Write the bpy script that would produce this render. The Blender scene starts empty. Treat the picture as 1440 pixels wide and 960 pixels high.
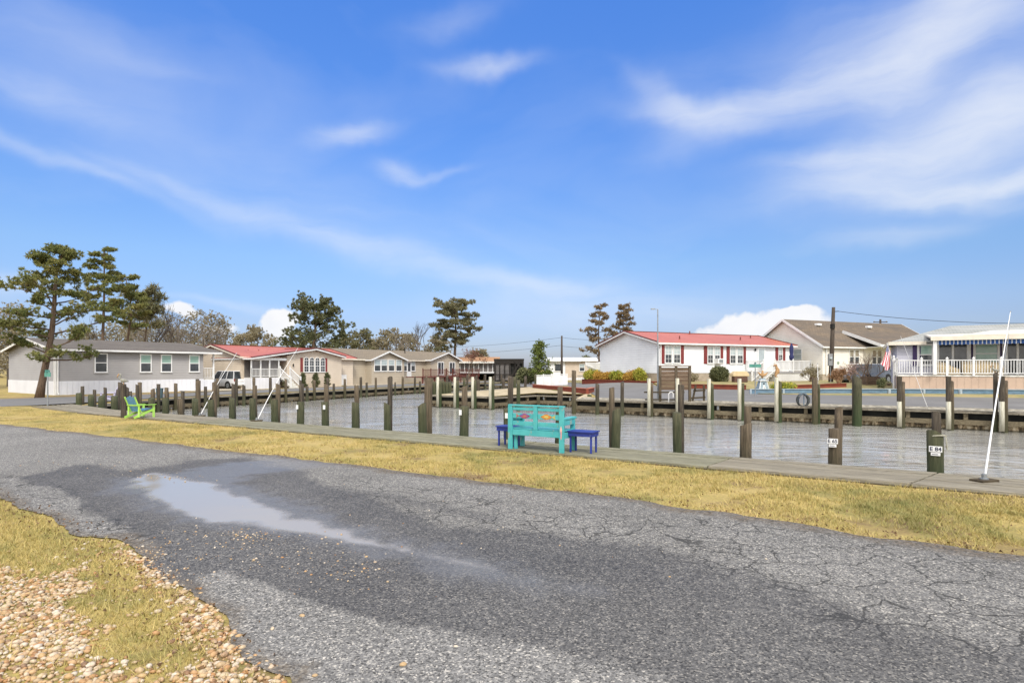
import bpy, bmesh, math, random
import numpy as np
from mathutils import Vector, Matrix, noise as mnoise
from mathutils.geometry import delaunay_2d_cdt
R = math.radians
scene = bpy.context.scene
col = scene.collection
EYE = 1.6; F = 800.0; HOR = 518.0
T = Vector((-.855, .519)); N = Vector((.519, .855))      # along the canal (to the left) and across it

def P(s, n, z=0.0):
    return Vector((T.x*s+N.x*n, T.y*s+N.y*n, z))
def SN(x, y):
    return (T.x*x+T.y*y, N.x*x+N.y*y)
def at(u, Y):                                             # plan position seen in column u at distance Y
    return Vector(((u-720)/F*Y, Y, 0))
def gp(u, v, z=0.0):                                      # point of the plane z seen at (u, v)
    Y = (EYE-z)*F/(v-HOR); return Vector(((u-720)/F*Y, Y, z))
def clamp(x, a=0., b=1.): return max(a, min(b, x))
def sstep(a, b, x):
    t = clamp((x-a)/(b-a)); return t*t*(3-2*t)

def height(x, y):
    s, n = SN(x, y)
    far = sstep(60, 110, math.hypot(x, y))
    if s > 30 or (s > 22 and n < 27):
        h = -.12*sstep(9.5, 12.5, n)
    elif n > 27:
        h = -.09+.29*clamp((n-29)/10)+.30*sstep(39.5, 44, n)*sstep(24, 17, s)
        h += .12*clamp((5-s)/12)*clamp((n-29)/6)
        h *= sstep(30, 12, s) if h > 0 else 1
    else:
        h = 0
    return h*(1-far)-.1*far*0

# ------------------------------------------------------------------ mesh builder
class MB:
    def __init__(self): self.v = []; self.f = []
    def add(self, vs, fs):
        k = len(self.v); self.v += [tuple(p) for p in vs]; self.f += [tuple(i+k for i in f) for f in fs]; return self
    def box(self, x0, x1, y0, y1, z0, z1, M=None):
        vs = [Vector(p) for p in ((x0,y0,z0),(x1,y0,z0),(x1,y1,z0),(x0,y1,z0),(x0,y0,z1),(x1,y0,z1),(x1,y1,z1),(x0,y1,z1))]
        if M is not None: vs = [M @ p for p in vs]
        return self.add(vs, [(0,3,2,1),(4,5,6,7),(0,1,5,4),(1,2,6,5),(2,3,7,6),(3,0,4,7)])
    def prism(self, pts, axis, a, b):                     # polygon extruded along an axis
        def mk(p, q):
            if axis == 'x': return (q, p[0], p[1])
            if axis == 'y': return (p[0], q, p[1])
            return (p[0], p[1], q)
        m = len(pts); vs = [mk(p, a) for p in pts]+[mk(p, b) for p in pts]
        return self.add(vs, [tuple(range(m)), tuple(range(2*m-1, m-1, -1))]+[(i, (i+1) % m, m+(i+1) % m, m+i) for i in range(m)])
    def slab(self, a, b, c, d, th):                       # quad with a thickness downwards
        q = [Vector(p) for p in (a, b, c, d)]
        vs = q+[p-Vector((0,0,th)) for p in q]
        return self.add(vs, [(0,1,2,3),(7,6,5,4),(0,4,5,1),(1,5,6,2),(2,6,7,3),(3,7,4,0)])
    def bar(self, a, b, w, h=None, up=(0,0,1)):
        a = Vector(a); b = Vector(b); h = h or w; d = (b-a); L = d.length; d.normalize()
        u = Vector(up); sx = d.cross(u)
        if sx.length < 1e-4: sx = d.cross(Vector((1,0,0)))
        sx.normalize(); sz = sx.cross(d)
        vs = [p+sx*i*w/2+sz*j*h/2 for p in (a, b) for i, j in ((-1,-1),(1,-1),(1,1),(-1,1))]
        return self.add(vs, [(3,2,1,0),(4,5,6,7),(0,1,5,4),(1,2,6,5),(2,3,7,6),(3,0,4,7)])
    def tube(self, pts, rad, seg=8, cap=True):
        pts = [Vector(p) for p in pts]; n = len(pts)
        if not hasattr(rad, '__len__'): rad = [rad]*n
        k = len(self.v); ref = None
        for i, p in enumerate(pts):
            d = (pts[min(i+1, n-1)]-pts[max(i-1, 0)]).normalized()
            if ref is None: ref = d.orthogonal().normalized()
            ref = (ref-d*ref.dot(d))
            ref = ref.normalized() if ref.length > 1e-5 else d.orthogonal().normalized()
            bi = d.cross(ref)
            for j in range(seg):
                a = 2*math.pi*j/seg
                self.v.append(tuple(p+(ref*math.cos(a)+bi*math.sin(a))*rad[i]))
        for i in range(n-1):
            for j in range(seg):
                a = k+i*seg+j; b = k+i*seg+(j+1) % seg
                self.f.append((a, b, b+seg, a+seg))
        if cap:
            self.f.append(tuple(k+j for j in reversed(range(seg)))); self.f.append(tuple(k+(n-1)*seg+j for j in range(seg)))
        return self
    def lathe(self, prof, seg=16, c=(0,0,0)):
        k = len(self.v); n = len(prof)
        for r, z in prof:
            for j in range(seg):
                a = 2*math.pi*j/seg; self.v.append((c[0]+r*math.cos(a), c[1]+r*math.sin(a), c[2]+z))
        for i in range(n-1):
            for j in range(seg):
                a = k+i*seg+j; b = k+i*seg+(j+1) % seg; self.f.append((a, b, b+seg, a+seg))
        self.f.append(tuple(k+j for j in reversed(range(seg)))); self.f.append(tuple(k+(n-1)*seg+j for j in range(seg)))
        return self
    def ball(self, c, r, seg=10, rings=6, jitter=0, rnd=random):
        if not hasattr(r, '__len__'): r = (r, r, r)
        k = len(self.v)
        self.v.append((c[0], c[1], c[2]-r[2]))
        for i in range(1, rings):
            ph = math.pi*i/rings
            for j in range(seg):
                a = 2*math.pi*j/seg; q = 1+jitter*rnd.uniform(-1, 1)
                self.v.append((c[0]+r[0]*q*math.sin(ph)*math.cos(a), c[1]+r[1]*q*math.sin(ph)*math.sin(a), c[2]-r[2]*q*math.cos(ph)))
        self.v.append((c[0], c[1], c[2]+r[2])); top = len(self.v)-1
        for j in range(seg): self.f.append((k, k+1+(j+1) % seg, k+1+j)); self.f.append((top, top-seg+j, top-seg+(j+1) % seg))
        for i in range(rings-2):
            for j in range(seg):
                a = k+1+i*seg+j; b = k+1+i*seg+(j+1) % seg; self.f.append((a, b, b+seg, a+seg))
        return self
    def loft(self, secs, closed=True):
        k = len(self.v); m = len(secs[0])
        for s in secs: self.v += [tuple(p) for p in s]
        for i in range(len(secs)-1):
            for j in range(m if closed else m-1):
                a = k+i*m+j; b = k+i*m+(j+1) % m; self.f.append((a, b, b+m, a+m))
        if closed:
            self.f.append(tuple(k+j for j in reversed(range(m)))); self.f.append(tuple(k+(len(secs)-1)*m+j for j in range(m)))
        return self
    def data(self, name, mat, smooth=False):
        me = bpy.data.meshes.new(name); me.from_pydata(self.v, [], self.f); me.materials.append(mat)
        bm = bmesh.new(); bm.from_mesh(me); bmesh.ops.recalc_face_normals(bm, faces=bm.faces); bm.to_mesh(me); bm.free()
        if smooth: me.shade_smooth()
        me.update(); return me
    def obj(self, name, mat, parent=None, loc=(0,0,0), rz=0, smooth=False, bevel=0, label=None):
        o = bpy.data.objects.new(name, self.data(name, mat, smooth)); col.objects.link(o)
        o.location = loc; o.rotation_euler.z = rz
        if parent is not None: o.parent = parent
        if bevel:
            b = o.modifiers.new('bevel', 'BEVEL'); b.width = bevel; b.segments = 2; b.limit_method = 'ANGLE'
        if label: o['label'] = label
        return o

def npmesh(name, V, Fc, mat, attrs=None, smooth=False):   # numpy mesh, all faces with the same number of corners
    me = bpy.data.meshes.new(name); nv = len(V); nf, k = Fc.shape
    me.vertices.add(nv); me.vertices.foreach_set('co', np.ascontiguousarray(V, dtype=np.float32).ravel())
    me.loops.add(nf*k); me.loops.foreach_set('vertex_index', np.ascontiguousarray(Fc, dtype=np.int32).ravel())
    me.polygons.add(nf); me.polygons.foreach_set('loop_start', np.arange(0, nf*k, k, dtype=np.int32))
    me.polygons.foreach_set('loop_total', np.full(nf, k, dtype=np.int32))
    if smooth: me.polygons.foreach_set('use_smooth', np.ones(nf, dtype=bool))
    for an, arr in (attrs or {}).items():
        if arr.ndim == 1:
            a = me.attributes.new(an, 'FLOAT', 'POINT'); a.data.foreach_set('value', arr.astype(np.float32))
        else:
            a = me.attributes.new(an, 'FLOAT_COLOR', 'POINT'); a.data.foreach_set('color', np.c_[arr, np.ones(len(arr))].astype(np.float32).ravel())
    me.update(calc_edges=True); me.validate(); me.materials.append(mat)
    return me
def link(name, me, parent=None, loc=(0,0,0)):
    o = bpy.data.objects.new(name, me); col.objects.link(o); o.location = loc
    if parent is not None: o.parent = parent
    return o
def tag(o, label, cat=None, group=None, kind=None):
    if label: o['label'] = label
    if cat: o['category'] = cat
    if group: o['group'] = group
    if kind: o['kind'] = kind
    return o
def thing(name, label, cat, loc=(0,0,0), rz=0, group=None):
    o = bpy.data.objects.new(name, None); col.objects.link(o); o.empty_display_size = .2
    o.location = loc; o.rotation_euler.z = rz
    return tag(o, label, cat, group)
def copy_tree(o, parent=None, loc=None, rz=None, scale=None, label=None, group=None):
    c = o.copy(); col.objects.link(c)
    if parent is not None: c.parent = parent
    if loc is not None: c.location = loc
    if rz is not None: c.rotation_euler.z = rz
    if scale is not None: c.scale = (scale,)*3 if not hasattr(scale, '__len__') else scale
    if label: c['label'] = label
    if group: c['group'] = group
    for ch in list(o.children): copy_tree(ch, c)
    return c

# ------------------------------------------------------------------ materials
def nd(nt, typ, **kw):
    n = nt.nodes.new(typ)
    for k, v in kw.items():
        if k in ('operation', 'blend_type', 'data_type', 'vector_type', 'noise_dimensions', 'feature', 'attribute_name', 'distance', 'wave_type', 'bands_direction', 'use_clamp', 'wave_profile', 'sky_type', 'rotation_type'):
            setattr(n, k, v)
        else:
            key = int(k[1:]) if k[0] == 'i' and k[1:].isdigit() else k
            n.inputs[key].default_value = v
    return n
def base_mat(name):
    m = bpy.data.materials.new(name); m.use_nodes = True; nt = m.node_tree
    return m, nt, nt.nodes['Principled BSDF']
def ramp(nt, src, stops):
    r = nt.nodes.new('ShaderNodeValToRGB'); e = r.color_ramp.elements
    while len(e) < len(stops): e.new(.5)
    for i, (p, c) in enumerate(stops):
        e[i].position = p; e[i].color = (*c, 1) if len(c) == 3 else c
    nt.links.new(src, r.inputs[0]); return r.outputs[0]
def math_(nt, op, a, b=None, c=None, cl=False):
    n = nt.nodes.new('ShaderNodeMath'); n.operation = op; n.use_clamp = cl
    for i, x in enumerate((a, b, c)):
        if x is None: continue
        if isinstance(x, (int, float)): n.inputs[i].default_value = x
        else: nt.links.new(x, n.inputs[i])
    return n.outputs[0]
def mixc(nt, f, a, b, mode='MIX'):
    n = nt.nodes.new('ShaderNodeMixRGB'); n.blend_type = mode
    for i, x in enumerate((f, a, b)):
        if isinstance(x, (int, float)): n.inputs[i].default_value = x
        elif isinstance(x, tuple): n.inputs[i].default_value = (*x, 1)
        else: nt.links.new(x, n.inputs[i])
    return n.outputs[0]
def noise_(nt, vec, scale, detail=4, rough=.55, dist=0):
    n = nt.nodes.new('ShaderNodeTexNoise'); n.inputs['Scale'].default_value = scale; n.inputs['Detail'].default_value = detail
    n.inputs['Roughness'].default_value = rough; n.inputs['Distortion'].default_value = dist
    if vec is not None: nt.links.new(vec, n.inputs['Vector'])
    return n.outputs['Fac']
def coords(nt, scale=(1,1,1), kind='Object', rz=0):
    t = nt.nodes.new('ShaderNodeTexCoord'); m = nt.nodes.new('ShaderNodeMapping'); m.inputs['Scale'].default_value = scale
    m.inputs['Rotation'].default_value = (0, 0, rz)
    nt.links.new(t.outputs[kind], m.inputs['Vector']); return m.outputs[0]
def bump(nt, bsdf, h, strength, dist=.02):
    b = nt.nodes.new('ShaderNodeBump'); b.inputs['Strength'].default_value = strength; b.inputs['Distance'].default_value = dist
    nt.links.new(h, b.inputs['Height']); nt.links.new(b.outputs[0], bsdf.inputs['Normal']); return b
def pmat(name, c1, c2=None, scale=3, rough=.7, stretch=(1,1,1), bmp=0, spec=.3, metal=0, detail=5, lo=.35, hi=.65, dist=.01):
    """two-colour noise material"""
    m, nt, b = base_mat(name)
    c2 = c2 or tuple(x*.8 for x in c1)
    v = coords(nt, stretch); f = noise_(nt, v, scale, detail)
    c = ramp(nt, f, [(lo, c1), (hi, c2)])
    nt.links.new(c, b.inputs['Base Color']); b.inputs['Roughness'].default_value = rough
    b.inputs['Specular IOR Level'].default_value = spec; b.inputs['Metallic'].default_value = metal
    if bmp: bump(nt, b, noise_(nt, v, scale*4, 4), bmp, dist)
    return m
def siding(name, c1, c2, period=.19, axis='Z', strength=.6):
    m, nt, b = base_mat(name); v = coords(nt)
    f = noise_(nt, v, .9, 5); c = ramp(nt, f, [(.3, c1), (.7, c2)])
    streak = noise_(nt, coords(nt, (3, 3, .3)), 2.5, 4)
    c = mixc(nt, math_(nt, 'MULTIPLY', math_(nt, 'SUBTRACT', streak, .5, cl=True), .3), c, tuple(x*.6 for x in c1))
    nt.links.new(c, b.inputs['Base Color'])
    sx = nt.nodes.new('ShaderNodeSeparateXYZ'); nt.links.new(v, sx.inputs[0])
    src = sx.outputs[axis] if axis != 'H' else math_(nt, 'ADD', sx.outputs['X'], sx.outputs['Y'])
    fr = math_(nt, 'FRACT', math_(nt, 'DIVIDE', src, period))
    if axis == 'H': fr = math_(nt, 'GREATER_THAN', fr, .1)
    else: fr = math_(nt, 'SUBTRACT', 1, fr)
    bump(nt, b, fr, 1.0, .045); b.inputs['Roughness'].default_value = .55; b.inputs['Specular IOR Level'].default_value = .3
    return m
def wood(name, c1, c2, axis='Z', rough=.85, algae=None, spec=.2):
    m, nt, b = base_mat(name)
    st = {'X': (1.2, 14, 14), 'Y': (14, 1.2, 14), 'Z': (14, 14, 1.2)}[axis]
    v = coords(nt, st); g = noise_(nt, v, 1.5, 8, .72, .8)
    c = ramp(nt, g, [(.36, tuple(x*.30 for x in c2)), (.46, c2), (.60, c1), (.72, tuple(x*1.25 for x in c1))])
    big = noise_(nt, coords(nt), 1.7, 3)
    c = mixc(nt, math_(nt, 'MULTIPLY', big, .5), c, c2, 'MULTIPLY') if False else mixc(nt, math_(nt, 'MULTIPLY', big, .45), c, tuple(x*.7 for x in c2))
    oi = nt.nodes.new('ShaderNodeObjectInfo')
    c = mixc(nt, math_(nt, 'MULTIPLY', oi.outputs['Random'], .35), c, tuple(x*.6 for x in c1))
    gi = nt.nodes.new('ShaderNodeNewGeometry'); c = mixc(nt, math_(nt, 'MULTIPLY', gi.outputs['Random Per Island'], .42), c, tuple(x*.5 for x in c2))
    if algae:                                            # green growth on a part of the wood
        ac, z0, z1 = algae; sx = nt.nodes.new('ShaderNodeSeparateXYZ'); nt.links.new(coords(nt), sx.inputs[0])
        z = math_(nt, 'ADD', sx.outputs['Z'], math_(nt, 'MULTIPLY', math_(nt, 'SUBTRACT', noise_(nt, coords(nt, (4, 4, .8)), 3, 5), .5), .9))
        f = math_(nt, 'DIVIDE', math_(nt, 'SUBTRACT', z1, z), z1-z0, cl=True)
        c = mixc(nt, math_(nt, 'MULTIPLY', f, .8), c, mixc(nt, g, tuple(x*.5 for x in ac), ac))
    nt.links.new(c, b.inputs['Base Color']); b.inputs['Roughness'].default_value = rough; b.inputs['Specular IOR Level'].default_value = spec
    bump(nt, b, g, .9, .03); return m
def shingle(name, c1, c2, c3):
    m, nt, b = base_mat(name); v = coords(nt)
    br = nt.nodes.new('ShaderNodeTexBrick'); nt.links.new(v, br.inputs['Vector'])
    for k, x in (('Scale', 1), ('Brick Width', .33), ('Row Height', .16), ('Mortar Size', .012), ('Mortar Smooth', .3)): br.inputs[k].default_value = x
    br.inputs['Color1'].default_value = (*c1, 1); br.inputs['Color2'].default_value = (*c2, 1); br.inputs['Mortar'].default_value = (*[x*.5 for x in c1], 1)
    f = noise_(nt, coords(nt, (.25, 1, 1)), 1.3, 5)
    c = mixc(nt, ramp(nt, f, [(.4, (0,0,0)), (.65, (.8,.8,.8))]), br.outputs[0], c3)
    nt.links.new(c, b.inputs['Base Color']); b.inputs['Roughness'].default_value = .95; b.inputs['Specular IOR Level'].default_value = .15
    bump(nt, b, br.outputs['Fac'], -.4, .01); return m
def ribbed(name, c1, c2, axis='X', period=.3, rough=.45):
    m, nt, b = base_mat(name); v = coords(nt); sx = nt.nodes.new('ShaderNodeSeparateXYZ'); nt.links.new(v, sx.inputs[0])
    fr = math_(nt, 'FRACT', math_(nt, 'DIVIDE', sx.outputs[axis], period))
    rib = math_(nt, 'LESS_THAN', fr, .14)
    c = ramp(nt, noise_(nt, v, .5, 6), [(.3, c1), (.7, c2)])
    nt.links.new(c, b.inputs['Base Color'])
    b.inputs['Roughness'].default_value = rough; b.inputs['Specular IOR Level'].default_value = .3
    bump(nt, b, rib, .8, .03); return m
def leafmat(name, c1, c2, c3=None, scale=.9, trans=.25):
    m, nt, b = base_mat(name); v = coords(nt)
    g = nt.nodes.new('ShaderNodeNewGeometry')
    f = math_(nt, 'ADD', math_(nt, 'MULTIPLY', noise_(nt, v, scale, 3), .75), math_(nt, 'MULTIPLY', g.outputs['Random Per Island'], .35))
    stops = [(.3, c1), (.75, c2)] if c3 is None else [(.3, c1), (.58, c2), (.8, c3)]
    c = ramp(nt, f, stops); nt.links.new(c, b.inputs['Base Color'])
    b.inputs['Roughness'].default_value = .6; b.inputs['Specular IOR Level'].default_value = .2
    tr = nt.nodes.new('ShaderNodeBsdfTranslucent'); nt.links.new(c, tr.inputs[0])
    mx = nt.nodes.new('ShaderNodeMixShader'); mx.inputs[0].default_value = trans
    nt.links.new(b.outputs[0], mx.inputs[1]); nt.links.new(tr.outputs[0], mx.inputs[2])
    nt.links.new(mx.outputs[0], nt.nodes['Material Output'].inputs[0]); return m

WHITE = pmat('white_vinyl', (.78,.78,.77), (.68,.68,.66), 2, .45, bmp=.05)
WHITEP = pmat('white_paint_weathered', (.72,.71,.66), (.5,.48,.42), 5, .6, (1,1,.4), .1)
PVC = pmat('white_sleeve', (.58,.56,.46), (.33,.31,.22), 3, .5, (4,4,.6), .1)
GLASS_D = pmat('window_glass_dark', (.03,.035,.04), (.09,.1,.11), 1.3, .08, spec=.6)
GLASS_L = pmat('window_blind_light', (.45,.52,.52), (.33,.38,.4), 1.5, .12, spec=.6)
GLASS_G = pmat('window_blind_green', (.22,.36,.30), (.32,.44,.38), 1.5, .12, spec=.6)
SCREEN = pmat('insect_screen', (.1,.095,.09), (.2,.18,.17), 1, .5)
SHUT_R = pmat('shutter_red', (.24,.045,.04), (.17,.03,.03), 6, .6)
SHUT_P = pmat('shutter_purple', (.06,.04,.12), (.045,.03,.09), 6, .6)
DECKR = pmat('dark_red_deck_stain', (.15,.045,.032), (.10,.032,.025), 4, .8, (1,1,6), .3)
RUST = pmat('red_brown_timber', (.27,.065,.035), (.16,.045,.03), 4, .8, (1,1,6), .3)
BLUE_T = pmat('blue_grey_timber', (.17,.27,.36), (.10,.17,.24), 4, .7, (1,1,4), .3)
BLACK = pmat('black_parts_and_shade', (.015,.015,.014), (.03,.03,.025), 3, .9)
STEEL = pmat('galvanised_steel', (.35,.37,.38), (.25,.27,.28), 6, .4, metal=.6)
BARK = wood('pine_bark', (.22,.15,.10), (.12,.085,.06), 'Z')
BARKG = wood('grey_bark', (.20,.17,.14), (.12,.10,.085), 'Z')
BARKW = pmat('twig_brown', (.23,.16,.11), (.14,.10,.07), 2, .9)
POLE_W = wood('pole_wood', (.13,.10,.08), (.08,.065,.05), 'Z')
EXPOSURE = 0.0
# ------------------------------------------------------------------ world, sun, camera
SUN_EL, SUN_AZ = 48, 166                                  # azimuth clockwise from the view direction
world = bpy.data.worlds.new("World"); scene.world = world; world.use_nodes = True
wt = world.node_tree; wb = wt.nodes['Background']
sky = wt.nodes.new('ShaderNodeTexSky'); sky.sky_type = 'NISHITA'; sky.sun_disc = False
sky.sun_elevation = R(SUN_EL); sky.sun_rotation = R(SUN_AZ); sky.altitude = 0; sky.air_density = 1.0; sky.dust_density = .6; sky.ozone_density = 2.0
tc = wt.nodes.new('ShaderNodeTexCoord'); sx = wt.nodes.new('ShaderNodeSeparateXYZ'); wt.links.new(tc.outputs['Generated'], sx.inputs[0])
az = math_(wt, 'ARCTAN2', sx.outputs[0], sx.outputs[1]); el = math_(wt, 'ARCSINE', sx.outputs[2])
cmb = wt.nodes.new('ShaderNodeCombineXYZ'); wt.links.new(az, cmb.inputs[0]); wt.links.new(el, cmb.inputs[1]); AE = cmb.outputs[0]
def wnoise(vec, sc, det, rot=0, st=(1,1,1), seed=0, rough=.55, dist=0):
    mp = wt.nodes.new('ShaderNodeMapping'); mp.inputs['Rotation'].default_value = (0, 0, rot); mp.inputs['Scale'].default_value = st; mp.inputs['Location'].default_value = (seed, seed*.7, 0)
    wt.links.new(vec, mp.inputs[0]); return noise_(wt, mp.outputs[0], sc, det, rough, dist)
def warp(vec, sc, amt, det=3, seed=0):
    mp = wt.nodes.new('ShaderNodeMapping'); mp.inputs['Location'].default_value = (seed, seed, 0); wt.links.new(vec, mp.inputs[0])
    n_ = wt.nodes.new('ShaderNodeTexNoise'); n_.inputs['Scale'].default_value = sc; n_.inputs['Detail'].default_value = det; wt.links.new(mp.outputs[0], n_.inputs[0])
    a = wt.nodes.new('ShaderNodeVectorMath'); a.operation = 'SUBTRACT'; wt.links.new(n_.outputs['Color'], a.inputs[0]); a.inputs[1].default_value = (.5,.5,.5)
    s_ = wt.nodes.new('ShaderNodeVectorMath'); s_.operation = 'SCALE'; wt.links.new(a.outputs[0], s_.inputs[0]); s_.inputs['Scale'].default_value = amt
    d = wt.nodes.new('ShaderNodeVectorMath'); d.operation = 'ADD'; wt.links.new(vec, d.inputs[0]); wt.links.new(s_.outputs[0], d.inputs[1]); return d.outputs[0]
def blob(vec, u, v, deg, a, b, k, p=1.0):
    au = math.atan((u-720)/F); ev = math.atan((HOR-v)/math.hypot(F, u-720)); q = math.cos(au)/F
    mp = wt.nodes.new('ShaderNodeMapping'); mp.vector_type = 'TEXTURE'
    mp.inputs['Location'].default_value = (au, ev, 0); mp.inputs['Rotation'].default_value = (0, 0, R(deg)); mp.inputs['Scale'].default_value = (a*q, b*q, 1)
    wt.links.new(vec, mp.inputs[0]); L = wt.nodes.new('ShaderNodeVectorMath'); L.operation = 'DOT_PRODUCT'
    wt.links.new(mp.outputs[0], L.inputs[0]); wt.links.new(mp.outputs[0], L.inputs[1])
    return math_(wt, 'MULTIPLY', math_(wt, 'EXPONENT', math_(wt, 'MULTIPLY', L.outputs['Value'], -1.0)), k)
def total(xs):
    r = xs[0]
    for x in xs[1:]: r = math_(wt, 'ADD', r, x)
    return r
W1 = warp(AE, 7, .07, 4)
cirrus = [(685,92,2,55,9,1.0),(640,30,8,60,14,.3),(500,184,8,50,13,.85),(565,238,-4,34,11,.75),(620,245,6,40,6,.3),(90,222,-17,150,10,.45),(240,262,-16,110,11,.34),(370,308,-16,130,18,.30),
    (500,346,-14,130,20,.30),(620,377,-11,130,18,.42),(740,400,-6,90,13,.6),(450,280,-15,230,55,.22),(70,130,-10,100,20,.45),(210,90,-4,80,10,.2),(60,40,0,160,60,.2),
    (975,162,-14,70,15,1.0),(930,130,-40,50,12,.4),(1080,145,12,120,24,.95),(1230,105,14,120,36,.85),(1330,40,38,120,45,1.15),(1410,10,10,110,40,.5),
    (1400,165,18,170,52,1.6),(1250,215,14,150,28,.8),(1160,232,-4,90,12,.5),(1330,262,-6,130,15,1.2),(1440,250,4,110,18,1.2),(1400,290,-10,90,14,.4),
    (1250,332,3,80,14,.5),(1180,60,10,200,60,.3),(20,398,0,60,15,.75),(350,426,-4,90,6,.4),(780,430,0,160,28,.35),(1000,440,0,300,30,.3)]
dens = total([blob(W1, *c) for c in cirrus])
fib = wnoise(W1, 5.0, 7, R(12), (1, 5, 1), 3, .6, .4)
dens = math_(wt, 'MULTIPLY', dens, math_(wt, 'ADD', math_(wt, 'MULTIPLY', fib, 1.15), .08))
# wisps all over the rest of the sky
g1 = math_(wt, 'SUBTRACT', wnoise(W1, 1.6, 6, R(14), (1, 2.6, 1), 8, .5, .4), .54, cl=True)
dens = math_(wt, 'ADD', dens, math_(wt, 'MULTIPLY', g1, .8))
# unseen cloud bank added overhead and behind the viewer to soften the light
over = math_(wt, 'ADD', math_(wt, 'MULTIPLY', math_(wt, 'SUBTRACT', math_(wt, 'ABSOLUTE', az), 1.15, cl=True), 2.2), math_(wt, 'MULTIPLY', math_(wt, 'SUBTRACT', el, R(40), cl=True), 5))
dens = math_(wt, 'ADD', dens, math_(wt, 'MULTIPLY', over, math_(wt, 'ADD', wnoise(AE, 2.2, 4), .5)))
dens = math_(wt, 'MULTIPLY', math_(wt, 'SUBTRACT', 1, math_(wt, 'EXPONENT', math_(wt, 'MULTIPLY', dens, -1.0))), 1.0, cl=True)
# fair-weather heaps near the horizon
W2 = warp(AE, 26, .030, 5, 4)
heaps = [(1048,456,0,36,18,1.25),(1020,470,0,50,10,1.1),(1120,440,0,34,9,1.1),(1130,458,0,50,13,1.0),(390,462,0,20,26,1.25),(405,452,0,20,12,1.1),(256,436,0,28,11,1.0),(300,462,0,40,10,.8),(700,520,0,160,10,.4),(20,480,0,80,20,.4)]
hd = total([blob(W2, *c) for c in heaps])
hd = math_(wt, 'MULTIPLY', math_(wt, 'SUBTRACT', math_(wt, 'ADD', hd, math_(wt, 'MULTIPLY', math_(wt, 'SUBTRACT', wnoise(AE, 40, 6, 0), .5), .7)), .42), 3.2, cl=True)
# own colour of this clear spring sky: more saturated aloft, paler to the horizon
elg = math_(wt, 'DIVIDE', el, R(34), cl=True)
tint = ramp(wt, elg, SKY_TINT if 'SKY_TINT' in globals() else [(0, (.58,.62,.90)), (.13, (.66,.72,1.0)), (.3, (.80,.95,1.18)), (.6, (.73,1.08,1.62)), (1, (.70,1.25,2.1))])
skc = mixc(wt, 1.0, sky.outputs[0], tint, 'MULTIPLY')
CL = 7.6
thick = math_(wt, 'MULTIPLY', over, 1.2, cl=True)  # the added cloud is made brighter than white to lift the light
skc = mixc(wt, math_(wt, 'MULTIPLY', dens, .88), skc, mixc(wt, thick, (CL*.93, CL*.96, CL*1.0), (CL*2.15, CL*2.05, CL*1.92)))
skc = mixc(wt, hd, skc, mixc(wt, wnoise(AE, 22, 4), (CL*.86, CL*.89, CL*.97), (CL*1.05, CL*1.04, CL*1.03)))
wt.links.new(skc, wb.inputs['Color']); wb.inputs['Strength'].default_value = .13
sl = bpy.data.lights.new('sun', 'SUN'); sl.energy = 2.8; sl.angle = R(14); sl.color = (1, .95, .87)
so = bpy.data.objects.new('sun', sl); col.objects.link(so)
sd = Vector((math.sin(R(SUN_AZ))*math.cos(R(SUN_EL)), math.cos(R(SUN_AZ))*math.cos(R(SUN_EL)), math.sin(R(SUN_EL))))
so.rotation_euler = (-sd).to_track_quat('-Z', 'Y').to_euler(); so.location = sd*60
cam = bpy.data.cameras.new('camera'); cam.lens = F/1440*36; cam.sensor_width = 36; cam.shift_y = (HOR-480)/1440; cam.clip_end = 6000; cam.clip_start = .05
co = bpy.data.objects.new('camera', cam); col.objects.link(co); co.location = (0, 0, EYE); co.rotation_euler = (R(90), 0, 0); scene.camera = co
scene.view_settings.view_transform = 'Standard'; scene.view_settings.look = 'None'; scene.view_settings.gamma = 1; scene.view_settings.exposure = EXPOSURE

# ------------------------------------------------------------------ numpy helpers
def vnoise(x, y, sc=1.0, seed=0, octv=3):
    out = np.zeros_like(x, dtype=float); amp = 1; tot = 0
    rs = np.random.RandomState(seed); tab = rs.rand(256, 256)
    for o in range(octv):
        X = x*sc*2**o+17.3*o+1000; Y = y*sc*2**o+9.1*o+1000
        i = np.floor(X).astype(int); j = np.floor(Y).astype(int); fx = X-i; fy = Y-j
        fx = fx*fx*(3-2*fx); fy = fy*fy*(3-2*fy)
        g = lambda a, b: tab[a % 256, b % 256]
        out += amp*((g(i,j)*(1-fx)+g(i+1,j)*fx)*(1-fy)+(g(i,j+1)*(1-fx)+g(i+1,j+1)*fx)*fy); tot += amp; amp *= .5
    return out/tot
def sdf(px, py, poly):                                    # signed distance, positive inside
    poly = np.array(poly, float); d = np.full(px.shape, 1e9); ins = np.zeros(px.shape, bool)
    for a, b in zip(poly, np.roll(poly, -1, 0)):
        e = b-a; w0 = px-a[0]; w1 = py-a[1]; t = np.clip((w0*e[0]+w1*e[1])/(e@e+1e-12), 0, 1)
        d = np.minimum(d, np.hypot(w0-t*e[0], w1-t*e[1]))
        c = (a[1] > py) != (b[1] > py)
        with np.errstate(divide='ignore', invalid='ignore'):
            xi = a[0]+(py-a[1])/(b[1]-a[1]+1e-12)*(b[0]-a[0])
        ins ^= c & (px < xi)
    return np.where(ins, d, -d)
def ss(a, b, x): t = np.clip((x-a)/(b-a), 0, 1); return t*t*(3-2*t)
def gpoly(pts): return [tuple(gp(u, v).xy) for u, v in pts]

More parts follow.
